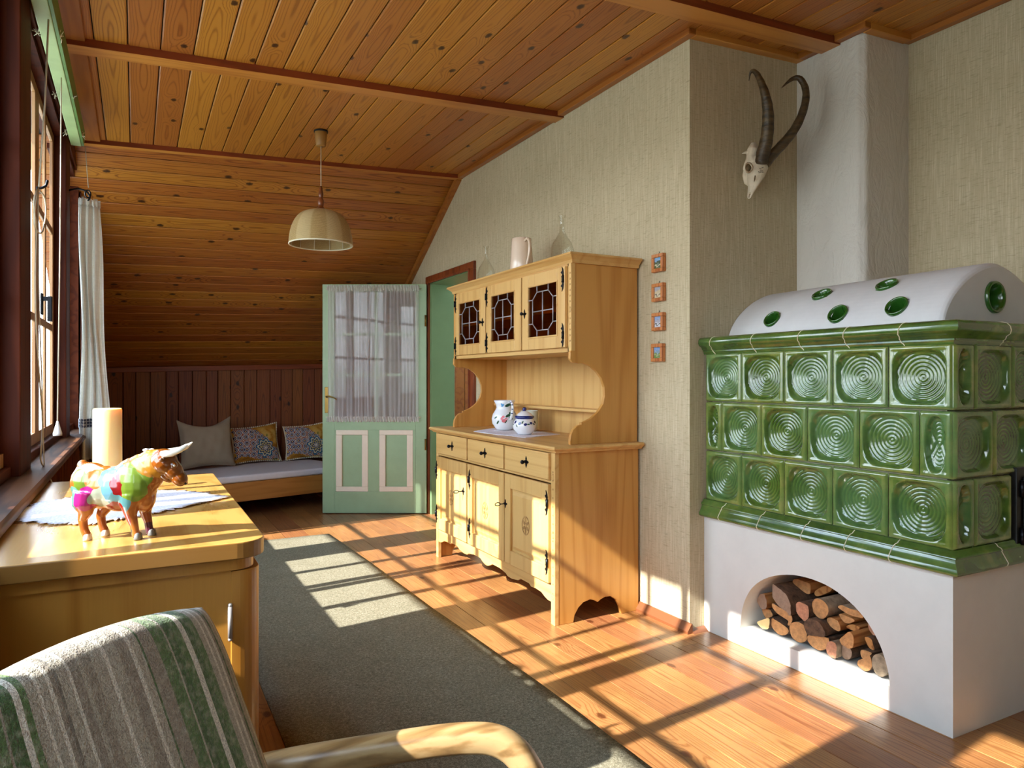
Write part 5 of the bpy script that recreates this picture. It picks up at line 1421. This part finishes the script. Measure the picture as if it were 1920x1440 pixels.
mb.build('shade_rim', 'pompom', lamp); mb = MB(); mb.tube([(LX+.052*math.cos(2*PI*k/24), LY+.052*math.sin(2*PI*k/24), 2.268) for k in range(25)], .007, 8, caps=False)
mb.build('shade_collar', 'pompom', lamp)
mb = MB()
for k in range(12):
    ph_ = 2*PI*k/12; pts = []
    for j in range(0, nR+1, 2):
        t = j/nR; r_ = .044+(.190-.044)*math.sin(t*PI/2)**.72; z = 2.266-(2.266-2.055)*(1-math.cos(t*PI/2))**.95; pts.append((LX+r_*math.cos(ph_), LY+r_*math.sin(ph_), z))
    mb.tube(pts, .0022, 5)
mb.build('shade_ribs', 'pompom', lamp)
MB().lathe((LX, LY, 2.15), [(0, 0), (.012, .004), (.028, .03), (.03, .05), (.02, .075), (.014, .1), (.014, .115), (0, .115)], 16).build('bulb', 'white_glaze', lamp)

# ------------------------------------------------------------------ rug
mb = MB()
def rugf(u, v):
    y = -1.9+(5.50+1.9)*v; xr = 1.400-(.080)*max(0, (y-2.2))/3.3 + .004*math.sin(y*3.1)
    return (.43+(xr-.43)*u, y, .009+.0012*math.sin(y*9+u*5)*math.sin(u*7))
mb.grid(rugf, 12, 90); o = mb.build('rug', 'rug_wool', origin=(.9, 1.8, 0), solid=.008); tag(o, 'long grey-green wool runner rug on the board floor', 'rug')

# ------------------------------------------------------------------ daybed, mattress, pillows
br = math.atan2(.25, .89)
F0 = Vector((.64, 6.50, 0)); bx = Vector((math.cos(br), math.sin(br), 0)); by = Vector((-math.sin(br), math.cos(br), 0))
BW, BD = 2.02, .93; borg = F0-bx*.78
bed = empty('daybed', borg, br); tag(bed, 'low daybed with plain wooden frame under the sloping ceiling', 'daybed')
mb = MB(); mb.box((0, 0, .135), (BW, .025, .30)); mb.build('front_rail', 'bed_wood', bed, local=True, bevel=0.004)
MB().box((0, BD-.025, .135), (BW, BD, .30)).build('back_rail', 'bed_wood', bed, local=True)
for x in (0, BW-.025): MB().box((x, .025, .135), (x+.025, BD-.025, .30)).build('end_board', 'bed_wood', bed, local=True)
MB().box((.025, .025, .27), (BW-.025, BD-.025, .298)).build('slatted_base', 'bed_wood', bed, local=True)
for x in (.06, BW-.12):
    for y in (.05, BD-.11): MB().box((x, y, 0), (x+.06, y+.06, .20)).build('leg', 'bed_wood', bed, local=True)
mat = empty('mattress', borg+Vector((0, 0, .301)), br); tag(mat, 'thin mattress under a white sheet on the daybed', 'mattress')
def matf(u, v): pass
mb = MB(); mb.box((.005, .0, 0), (BW-.005, BD-.01, .062)); mb.build('sheet', 'linen_white', mat, local=True, bevel=.02, seg=4)
ZM = .364
def pillow(name, org, w, h, th, lean, yawp, mats, label, cat='pillow', sag=.0, pins=.35, group=None, pom=False, curl=0.0):
    rootp = empty(name, org, yawp, rx=-lean); tag(rootp, label, cat, group)
    def side(sg):
        def f(u, v):
            a, b = u*2-1, v*2-1
            sx = 1-.08*(1-b*b)*abs(a)**3; sy = 1-.10*(1-a*a)*abs(b)**3
            prof = ((1-abs(a)**2.6)*(1-abs(b)**2.6)); t = th*.5*max(0, prof)**.5
            x = a*w/2*sx; z = h/2+b*h/2*sy
            if b > 0: z -= sag*(1-abs(a)**1.5)*b**3; z += curl*a*b
            wr = .004*math.sin(a*9+b*7)*prof+.003*math.sin(a*17-b*5)*prof
            return (x, sg*(t+wr), z)
        return f
    mb = MB(); mb.grid(side(-1), 30, 30); mb.grid(side(1), 30, 30, flip=True)
    mb.build('cover', mats, rootp, local=True)
    # seam
    s = MB(); pts = []
    f = side(-1); K = 24
    for i in range(K): pts.append(f(i/K, 0))
    for i in range(K): pts.append(f(1, i/K))
    for i in range(K): pts.append(f(1-i/K, 1))
    for i in range(K+1): pts.append(f(0, 1-i/K))
    if pom:
        for p in pts[::1]: s.ball((p[0]*1.02, 0, (p[2]-h/2)*1.02+h/2), .0085, 6)
        s.build('pompom_trim', 'pompom', rootp, local=True)
    else:
        s.tube([(p[0], 0, p[2]) for p in pts], .003, 6); s.build('piping', mats, rootp, local=True)
    return rootp
pillow('pillow', (.60, 7.165, ZM+.012), .50, .47, .17, R(14), br+.02, 'pillow_beige', 'plain beige cushion at the left of the row on the daybed', sag=.07, curl=.01)
pillow('pillow', (1.07, 7.42, ZM+.012), .48, .37, .13, R(16), br, 'majolica_print', 'left one of two cushions printed with lemons and tile flowers', group='printed cushions on the daybed', pom=True, curl=.02)
pillow('pillow', (1.585, 7.50, ZM+.012), .47, .36, .13, R(14), br*.6, 'majolica_print', 'right one of two printed cushions, next to the green door', group='printed cushions on the daybed', pom=True, curl=.02)
pillow('pillow', (2.06, 7.56, ZM+.012), .46, .46, .14, R(10), br*.2, 'pillow_white', 'plain white cushion mostly hidden behind the green door')

# ------------------------------------------------------------------ sideboard in the foreground
TX0, TX1, TY0, TY1 = -.335, .262, 1.665, 2.945; TZ = .84
sb = empty('sideboard', (-.04, 2.28, 0)); tag(sb, 'honey brown sideboard with rounded front corners below the windows', 'sideboard')
def rpoly(x0, x1, y0, y1, r, n=8):
    p = [(x0, y0)]
    for k in range(n+1): a = -PI/2+k*PI/2/n; p.append((x1-r+r*math.cos(a), y0+r+r*math.sin(a)))
    r2 = .02
    for k in range(n+1): a = k*PI/2/n; p.append((x1-r2+r2*math.cos(a), y1-r2+r2*math.sin(a)))
    p.append((x0, y1)); return p
mb = MB().prism(rpoly(TX0, TX1, TY0, TY1, .065), 'Z', TZ-.038, TZ); mb.m = [0, 0]+[1]*(len(mb.f)-2); mb.build('top', ['sideboard_top', 'sideboard_edge'], sb, bevel=0.003)
MB().prism(rpoly(TX0, TX1-.022, TY0+.02, TY1-.02, .05), 'Z', TZ-.065, TZ-.042).build('top_rail', 'sideboard_side', sb)
mb = MB(); mb.box((TX0+.01, TY0+.028, .09), (TX1-.075, TY0+.048, TZ-.065)); mb.build('side_panel', 'sideboard_side', sb)
mb = MB(); mb.box((TX0+.01, TY1-.05, .09), (TX1-.075, TY1-.03, TZ-.065)); mb.build('side_panel', 'sideboard_side', sb)
mb = MB(); mb.box((TX0+.01, TY0+.05, .09), (TX1-.06, TY1-.05, .11)); mb.box((TX0+.01, TY0+.05, .11), (TX0+.02, TY1-.05, TZ-.07)); mb.build('carcass', 'sideboard_side', sb)
ymid = (TY0+TY1)/2
def doorpoly(y0, y1, rr_=.045):
    x1 = TX1-.01; p = [(TX1-.075, y0)]
    for k in range(9): a = -PI/2+k*PI/2/8; p.append((x1-rr_+rr_*math.cos(a), y0+rr_+rr_*math.sin(a)))
    p += [(x1, y1), (x1-.022, y1), (x1-.022, y0+.055), (TX1-.075, y0+.022)]; return p
d = MB().prism(doorpoly(TY0+.026, ymid-.002), 'Z', .10, TZ-.068).build('door', 'sideboard_side', sb, bevel=0.002)
mb = MB(); mb.box((TX1-.034, ymid+.002, .10), (TX1-.012, TY1-.03, TZ-.068)); d2 = mb.build('door', 'sideboard_side', sb, bevel=0.002)
for z in (.66, .2):
    mb = MB(); mb.tube([(TX1-.077, TY0+.022, z-.035), (TX1-.077, TY0+.022, z+.035)], .005, 8); mb.ball((TX1-.077, TY0+.022, z+.038), .005, 8); mb.ball((TX1-.077, TY0+.022, z-.038), .005, 8)
    mb.build('hinge', 'lead', d)
for x in (TX0+.03, TX1-.07):
    for y in (TY0+.06, TY1-.09): MB().box((x, y, 0), (x+.035, y+.035, .09)).build('leg', 'sideboard_side', sb)
# doily on the sideboard
doily('doily', [(-.325, 2.27), (-.20, 2.10), (-.09, 2.035), (.05, 2.13), (.15, 2.22), (.238, 2.30), (.20, 2.40), (.12, 2.50), (-.02, 2.56), (-.12, 2.55), (-.24, 2.43)], TZ, 'large white fringed doily on the sideboard under the candle', 5, th=.002, fr=.03)
# candle
c = (-.074, 2.40, TZ+.0052)
cn = empty('pillar_candle', c); tag(cn, 'thick cream pillar candle standing on the sideboard doily', 'candle')
mb = MB(); mb.lathe(c, [(0, 0), (.037, 0), (.0385, .004), (.038, .264), (.036, .269), (.033, .268), (.028, .264), (.010, .261), (0, .261)], 40); mb.build('wax', 'candle_wax', cn)
mb = MB()
mb.tube([(c[0]+.0, c[1], c[2]+.258), (c[0]+.002, c[1], c[2]+.265)], .0015, 6); mb.build('wick', 'gap_dark', cn)
# small white ornament behind the candle
c2 = (.03, 2.66, TZ+.003); og = empty('white_ornament', c2); tag(og, 'small white ornament half hidden behind the pillar candle', 'ornament')
mb = MB(); mb.lathe(c2, [(0, 0), (.026, 0), (.024, .006), (.006, .012), (.005, .09), (.0, .09)], 20); mb.build('stem', 'white_glaze', og)
mb = MB(); rnd = random.Random(4)
for k in range(14):
    mb.ball((c2[0]+rnd.uniform(-.02, .02), c2[1]+rnd.uniform(-.02, .02), c2[2]+.105+rnd.uniform(-.022, .02)), .010, 8, sc=(1, 1, .6))
mb.build('flower_head', 'white_glaze', og)

# ------------------------------------------------------------------ painted bull
BH = R(-26); bc = (-.022, 1.835, TZ+.001)
bull = empty('bull_figurine', bc, BH); tag(bull, 'glossy bull figurine painted in bright patches on the sideboard', 'figurine')
k_ = 1.0
mb = MB()
def B(x, y, z): return (x*k_, y, z)
mb.ball(B(-.075, 0, .125), .046, 20, sc=(.95, .85, 1.0)); mb.ball(B(-.045, 0, .114), .050, 20, sc=(1.2, .82, .98)); mb.ball(B(-.010, 0, .112), .052, 20, sc=(1.1, .82, 1.02))
mb.ball(B(.022, 0, .122), .056, 20, sc=(.9, .78, 1.08)); mb.ball(B(.042, 0, .144), .048, 20, sc=(.95, .68, .98)); mb.ball(B(.062, -.002, .162), .038, 18, sc=(1.0, .70, 1.0)); mb.ball(B(.078, -.002, .171), .030, 16, sc=(1, .8, 1))
mb.ball(B(.045, 0, .094), .033, 16, sc=(.7, .75, 1.15)); mb.ball(B(-.09, 0, .108), .033, 16, sc=(.6, 1.1, 1.1))
for s_ in (-1, 1):   # legs
    y = .020*s_
    f1 = .0 if s_ < 0 else .012
    mb.tube([B(.022+f1, y, .10), B(.022+f1, y*1.15, .075), B(.024+f1, y*1.05, .052), B(.030+f1, y, .032), B(.033+f1, y, .014), B(.037+f1, y, .006)], [.024, .019, .0125, .0092, .0088, .0100], 14)
    r1 = 0 if s_ < 0 else .016
    mb.tube([B(-.075+r1, y, .105), B(-.078+r1, y*1.25, .078), B(-.074+r1, y*1.2, .060), B(-.082+r1*1.0, y*1.1, .045), B(-.078+r1, y*1.1, .022), B(-.073+r1, y*1.1, .010)], [.028, .024, .015, .0102, .0088, .0100], 14)
mb.ball(B(-.094, 0, .163), .012, 12, sc=(1, 1, 1.2)); mb.tube([B(-.094, 0, .165), B(-.106, 0, .150), B(-.112, 0, .11)], [.009, .007, .006], 8)
o = mb.build('bull_body', 'patch_paint', bull, local=True); remesh(o, .0018, 10)
# head turned towards the room (photo right)
hd_ = empty('hx', (0, 0, 0)); bpy.data.objects.remove(hd_)
hm = Matrix.Translation(Vector(B(.088, -.004, .172))) @ Matrix.Rotation(R(14), 4, 'Z') @ Matrix.Rotation(R(50), 4, 'Y') @ Matrix.Scale(1.15, 4)
hz_ = Matrix.Translation(Vector(B(.088, -.004, .172))) @ Matrix.Rotation(R(14), 4, 'Z')
def hp_(x, y, z): return hm @ Vector((x, y, z))
def hh_(x, y, z): return hz_ @ Vector((x, y, z))
h3 = hm.to_3x3()
mb = MB()
mb.ball(hp_(.0, 0, 0), .027, 18, sc=(1, .86, .95), m=h3); mb.ball(hp_(.022, 0, .002), .022, 16, sc=(1.1, .85, .85), m=h3)
mb.ball(hp_(.044, 0, .0), .0165, 16, sc=(1.1, 1.0, .9), m=h3); mb.ball(hp_(.018, 0, -.014), .015, 14, sc=(1.6, .7, .8), m=h3)
for s_ in (-1, 1): mb.ball(hp_(.018, .014*s_, .012), .007, 10, m=h3)
o = mb.build('head', 'head_brown', bull, local=True); remesh(o, .0017, 4); hd = o
for s_ in (-1, 1):
    mb = MB(); mb.tube(smooth_pts([hh_(.0, .012*s_, .018), hh_(.010, .026*s_, .020), hh_(.024, .034*s_, .022), hh_(.042, .036*s_, .030), hh_(.056, .033*s_, .040)]), [.008]*4+[.0075]*3+[.006]*3+[.004, .0025, .001], 14)
    mb.build('horn', 'horn_paint', hd, local=True)
    mb = MB(); mb.ball(hp_(-.004, .027*s_, .006), .009, 10, sc=(.5, 1.3, .6), m=h3); mb.build('ear', 'head_brown', hd, local=True)
    mb = MB(); mb.ball(hp_(.019, .0185*s_, .013), .0032, 8); mb.build('eye', 'horn_paint', hd, local=True)
    mb = MB(); mb.ball(hp_(.060, .007*s_, .003), .0026, 8); mb.build('nostril', 'gap_dark', hd, local=True)
for s_ in (-1, 1):
    f1 = .0 if s_ < 0 else .012; r1 = 0 if s_ < 0 else .016; y = .020*s_
    for (x, yy_) in ((.038+f1, y), (-.072+r1, y*1.1)):
        mb = MB(); q = B(x, yy_, 0)
        for t in (-1, 1): mb.lathe((q[0]+.001, q[1]+t*.0042, 0), [(0, 0), (.0075, 0), (.0078, .003), (.006, .012), (.003, .015), (0, .016)], 10)
        mb.build('hoof', 'hoof_grey' if x > 0 else 'horn_paint', bull, local=True)

# ------------------------------------------------------------------ armchair in the foreground
CD = R(40)                       # direction of the chair's back (photo left to right) from +Y towards +X
ax = Vector((math.sin(CD), math.cos(CD), 0)); fr = Vector((math.cos(CD), -math.sin(CD), 0))
TR = Vector((.096, 1.085, .885)); WB = .476
orgc = TR-ax*.25; orgc.z = 0
ch = empty('armchair', orgc, 0); tag(ch, 'wooden armchair with green and grey striped wool upholstery in the foreground', 'armchair')
def CP(a, f_, z): return orgc+ax*a+fr*f_+Vector((0, 0, z))      # a across (+ towards photo right), f forward
lean = math.tan(R(22))
HB_, ZB0 = .60, .34
def backf(sg, thk=.048):
    def f(u, v):
        v = 1-(1-v)**2.2; a = (u-.5)*2; zt = .885+.028*(1-a*a); z = ZB0+(zt-ZB0)*v
        w = WB/2*(1+.02*(1-v))
        # rounded top corners
        cr = max(0, v-.86)/.14
        edge = 1-max(0, (abs(a)-.9))/.1*0
        wa = w*(1-.05*cr**2.0)
        b = 2*v-1
        t = thk*.5*max(0, (1-abs(a)**7))**.5*max(0, (1-abs(b)**50))**.5
        off = -(z-.885)*(-lean)*-1
        fwd = (.885-z)*lean
        return CP(a*wa, fwd+sg*t, z)
    return f
mb = MB(); NU, NV = 64, 50; st = []
mb.grid(backf(1), NU, NV, flip=False); mb.grid(backf(-1), NU, NV, flip=True)
for _ in range(2):
    for j in range(NV+1):
        for i in range(NU+1): st.append(i/NU)
mb.at['st'] = ('POINT', 'FLOAT', st); mb.build('backrest', 'striped_wool', ch)
# seat
ZSB = .40
def seatf(sg):
    def f(u, v):
        a, b = u*2-1, v*2-1; t = .055*max(0, (1-abs(a)**8))**.5*max(0, (1-abs(b)**8))**.5
        return CP(a*.27, .20+(v)*.52, ZSB+.03*v+sg*t)
    return f
mb = MB(); st = []; mb.grid(seatf(1), 40, 30); mb.grid(seatf(-1), 40, 30, flip=True)
for _ in range(2):
    for j in range(31):
        for i in range(41): st.append(i/40)
mb.at['st'] = ('POINT', 'FLOAT', st); mb.build('seat', 'striped_wool', ch)
def box_sweep(mb, pts, wid, hei, n=14):
    mb.tube(smooth_pts(pts, 6), [(wid, hei)]*((len(pts)-1)*6+1), n)
for sgn in (1, -1):
    base = .30*sgn
    # bent arm from the back, forward, then curving down into the front leg
    z0 = .655
    z0 = .632; pts = [CP(.300*sgn, .03, z0-.012), CP(.325*sgn, .09, z0-.004), CP(.378*sgn, .21, z0+.004), CP(.418*sgn, .315, z0+.010), CP(.436*sgn, .375, z0+.002), CP(.441*sgn, .415, z0-.035), CP(.440*sgn, .435, z0-.10), CP(.435*sgn, .45, .35), CP(.43*sgn, .47, .011)]
    sp_ = smooth_pts(pts, 6); mb = MB(); vs = []; fs = []; nn = 16
    for i, p in enumerate(sp_):
        t = (sp_[min(i+1, len(sp_)-1)]-sp_[max(i-1, 0)]).normalized(); u = Vector((ax.x, ax.y, 0)); u = (u-t*u.dot(t)).normalized(); w_ = t.cross(u)
        hw, hh3 = .021, .021
        if i > 34: hw = max(.018, .023-(i-34)*.001)
        for k in range(nn):
            a = 2*PI*k/nn; ca_, sa_ = math.cos(a), math.sin(a); e_ = .62
            vs.append(p+u*hw*math.copysign(abs(ca_)**e_, ca_)+w_*hh3*math.copysign(abs(sa_)**e_, sa_))
    for i in range(len(sp_)-1):
        for k in range(nn): k2 = (k+1) % nn; fs.append((i*nn+k, i*nn+k2, (i+1)*nn+k2, (i+1)*nn+k))
    mb.add(vs, fs, 0, True); mb.add(vs[:nn], [tuple(range(nn-1, -1, -1))]); mb.add(vs[-nn:], [tuple(range(nn))])
    mb.build('armrest', 'arm_wood', ch)
    mb = MB(); mb.tube([CP(base-.01*sgn, .03, .615), CP(base-.01*sgn, .12, .36), CP(base, .02, .011)], [(.02, .016)]*3, 12); mb.build('rear_leg', 'arm_wood', ch)
mb = MB(); mb.hexa([CP(-.28, .68, .31), CP(.28, .68, .31), CP(.28, .71, .31), CP(-.28, .71, .31), CP(-.28, .68, .37), CP(.28, .68, .37), CP(.28, .71, .37), CP(-.28, .71, .37)]); 
mb.hexa([CP(-.30, .12, .31), CP(-.27, .12, .31), CP(-.27, .70, .33), CP(-.30, .70, .33), CP(-.30, .12, .36), CP(-.27, .12, .36), CP(-.27, .70, .38), CP(-.30, .70, .38)])
mb.hexa([CP(.27, .12, .31), CP(.30, .12, .31), CP(.30, .70, .33), CP(.27, .70, .33), CP(.27, .12, .36), CP(.30, .12, .36), CP(.30, .70, .38), CP(.27, .70, .38)])
mb.build('seat_frame', 'arm_wood', ch, bevel=.004)

# ------------------------------------------------------------------ window curtain, valance, cords
cu = empty('curtain', (-.24, 4.93, .72)); tag(cu, 'gathered white linen curtain hanging at the last window post', 'curtain')
def curt(u, v):
    z = .72+(2.24-.72)*v; sp = 1.0-.42*v
    bx0, bx1 = -.295, -.295+.155*sp
    ph_ = u*2*PI*3.5
    x = bx0+(bx1-bx0)*u+.008*math.sin(z*5+u*4)
    y = 4.93+.055*math.sin(ph_+.35*math.sin(z*2.3))*sp+.03*u
    x += .012*math.sin(ph_*2+1)*sp
    return (x, y, z)
mb = MB(); mb.grid(curt, 90, 40); mb.build('cloth', 'curtain_linen', cu, solid=.002)
def band(u, v):
    p = Vector(curt(u, (.125+.035*v))); q = Vector(curt(min(1, u+.01), .14)); t = (q-Vector(curt(max(0, u-.01), .14))).normalized(); n = Vector((t.y, -t.x, 0)); return p+n*.0025*(1 if n.y < 0 else -1)
k = NT('embroidery'); v = k.obj(); vo = k.n('TexVoronoi', voronoi_dimensions='2D'); k.l(k.map(v, scale=(70, 70, 55), rot=(R(-90), 0, 0)), vo.inputs['Vector']); vo.inputs['Scale'].default_value = 1; vo.inputs['Randomness'].default_value = .1
k.base(k.ramp(vo.outputs['Distance'], [(0, srgb(70, 76, 96)), (.35, srgb(70, 76, 96)), (.4, srgb(206, 204, 204)), (.62, srgb(206, 204, 204)), (.66, srgb(90, 96, 112))], 'CONSTANT'), .9); M['embroidery'] = k.m
mb = MB(); mb.grid(band, 90, 2); mb.build('embroidered_band', 'embroidery', cu)
def hd2(u, v):
    p = Vector(curt(u, 1.0)); return p+Vector((.006*math.sin(u*40), .01*math.sin(u*2*PI*9), v*.045-.005))
mb = MB(); mb.grid(hd2, 80, 3); mb.build('heading', 'curtain_linen', cu, solid=.002)
# green curtain board under the ceiling
vb = empty('curtain_pelmet', (-.30, 3.2, 2.53)); tag(vb, 'long light green painted pelmet board hung along the window wall ceiling', 'pelmet')
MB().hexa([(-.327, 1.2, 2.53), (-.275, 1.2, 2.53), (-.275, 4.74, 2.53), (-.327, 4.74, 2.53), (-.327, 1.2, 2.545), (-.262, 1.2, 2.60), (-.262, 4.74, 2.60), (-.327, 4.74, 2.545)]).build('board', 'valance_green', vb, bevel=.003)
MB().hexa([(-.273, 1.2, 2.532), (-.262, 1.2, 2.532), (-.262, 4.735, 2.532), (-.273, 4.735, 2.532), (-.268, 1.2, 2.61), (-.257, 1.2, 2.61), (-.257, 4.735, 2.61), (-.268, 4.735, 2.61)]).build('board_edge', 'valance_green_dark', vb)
mb = MB(); rnd = random.Random(9)
for y in (2.66, 3.28, 3.95, 4.55):
    for x in (-.335, -.262):
        for k in range(12):
            p = Vector((x, y, 2.535)); q = p+Vector((rnd.uniform(-.016, .016), rnd.uniform(-.03, .03), rnd.uniform(-.012, .03))); mb.tube([p, (p+q)/2+Vector((rnd.uniform(-.004, .004), 0, .004)), q], .0012, 5)
mb.build('yarn_tufts', 'pompom', vb)
mb = MB()
for y in (1.4, 2.6, 3.8, 4.66): mb.tube([(-.30, y, 2.56), (-.30, y, zc(-.3))], .003, 6)
mb.build('hanger_wires', 'black_metal', vb)
def pp(px, py, X): r = pix_ray(px, py); t = X/r.x; return Vector((r.x*t, r.y*t, EYE+r.z*t))
# cords
mb = MB(); mb.tube([(-.285, 3.11, 2.525), (-.29, 3.05, 2.2), pp(73, 350, -.30)], .0032, 8)
A_ = pp(73, 350, -.30)
def P2(px, py): return pp(px, py, -.31)
mb.tube(smooth_pts([P2(72, 352), P2(66, 385), P2(65, 420), P2(72, 436), P2(80, 433), P2(86, 400), P2(84, 372), P2(74, 356)]), .003, 8)
mb.tube(smooth_pts([P2(70, 355), P2(63, 380), P2(68, 430), P2(66, 520), P2(68, 620), P2(75, 720), P2(80, 800), P2(76, 860), P2(86, 880), P2(98, 906)]), .0028, 8)
mb.tube(smooth_pts([P2(71, 356), P2(72, 440), P2(73, 560), P2(78, 700), P2(80, 790), P2(82, 850), P2(84, 905)]), .0022, 8)
o = mb.build('blind_cord', 'cord', origin=A_); tag(o, 'off-white blind cord knotted in loops on the window hook', 'cord')
mb = MB(); a = pp(115, 98, -.29); a.z = min(a.z, 2.525); b = pp(108, 790, -.29); b.z = max(b.z, .98); mb.tube([a, (a+b)/2+Vector((.002, 0, 0)), b], .0026, 8)
w2 = MB()
cord2 = empty('blind_cord', b); tag(cord2, 'straight white pull cord with a small bell-shaped pull', 'cord')
mb.build('string', 'cord', cord2)
MB().lathe(b-Vector((0, 0, .06)), [(0, .0), (.017, .0), (.017, .01), (.010, .035), (.006, .05), (.004, .06), (0, .061)], 16).build('pull', 'white_glaze', cord2)
mb = MB(); a = pp(160, 275, -.262); mb.tube([a, pp(163, 320, -.255), pp(166, 352, -.25)], .0024, 8); o = mb.build('pull_string', 'cord', origin=a); tag(o, 'short cord running from the pelmet to the curtain top', 'cord')
# curtain hook and window hook
mb = MB(); q = Vector((-.25, 4.86, 2.30)); mb.tube(smooth_pts([(-.345, 4.86, 2.30), (-.30, 4.86, 2.315), (-.26, 4.86, 2.305), (-.24, 4.86, 2.275), (-.25, 4.86, 2.25)]), .005, 8)
mb.tube([q+Vector((.014*math.cos(t), 0, .022*math.sin(t)-.01)) for t in [k*PI/8 for k in range(17)]], .004, 6); o = mb.build('curtain_hook', 'black_metal', origin=(-.345, 4.86, 2.30)); tag(o, 'black hook on the window post holding the curtain', 'hook')
mb = MB(); hk = pp(70, 352, -.345); e_ = pp(88, 352, -.33)
mb.tube(smooth_pts([hk+Vector((-.004, 0, 0)), hk+Vector((.012, 0, .0)), hk+Vector((.028, .0, .012)), hk+Vector((.034, 0, .034))]), .005, 8); o = mb.build('cord_hook', 'black_metal', origin=hk); tag(o, 'black hook on the dark post holding the looped cord', 'hook')
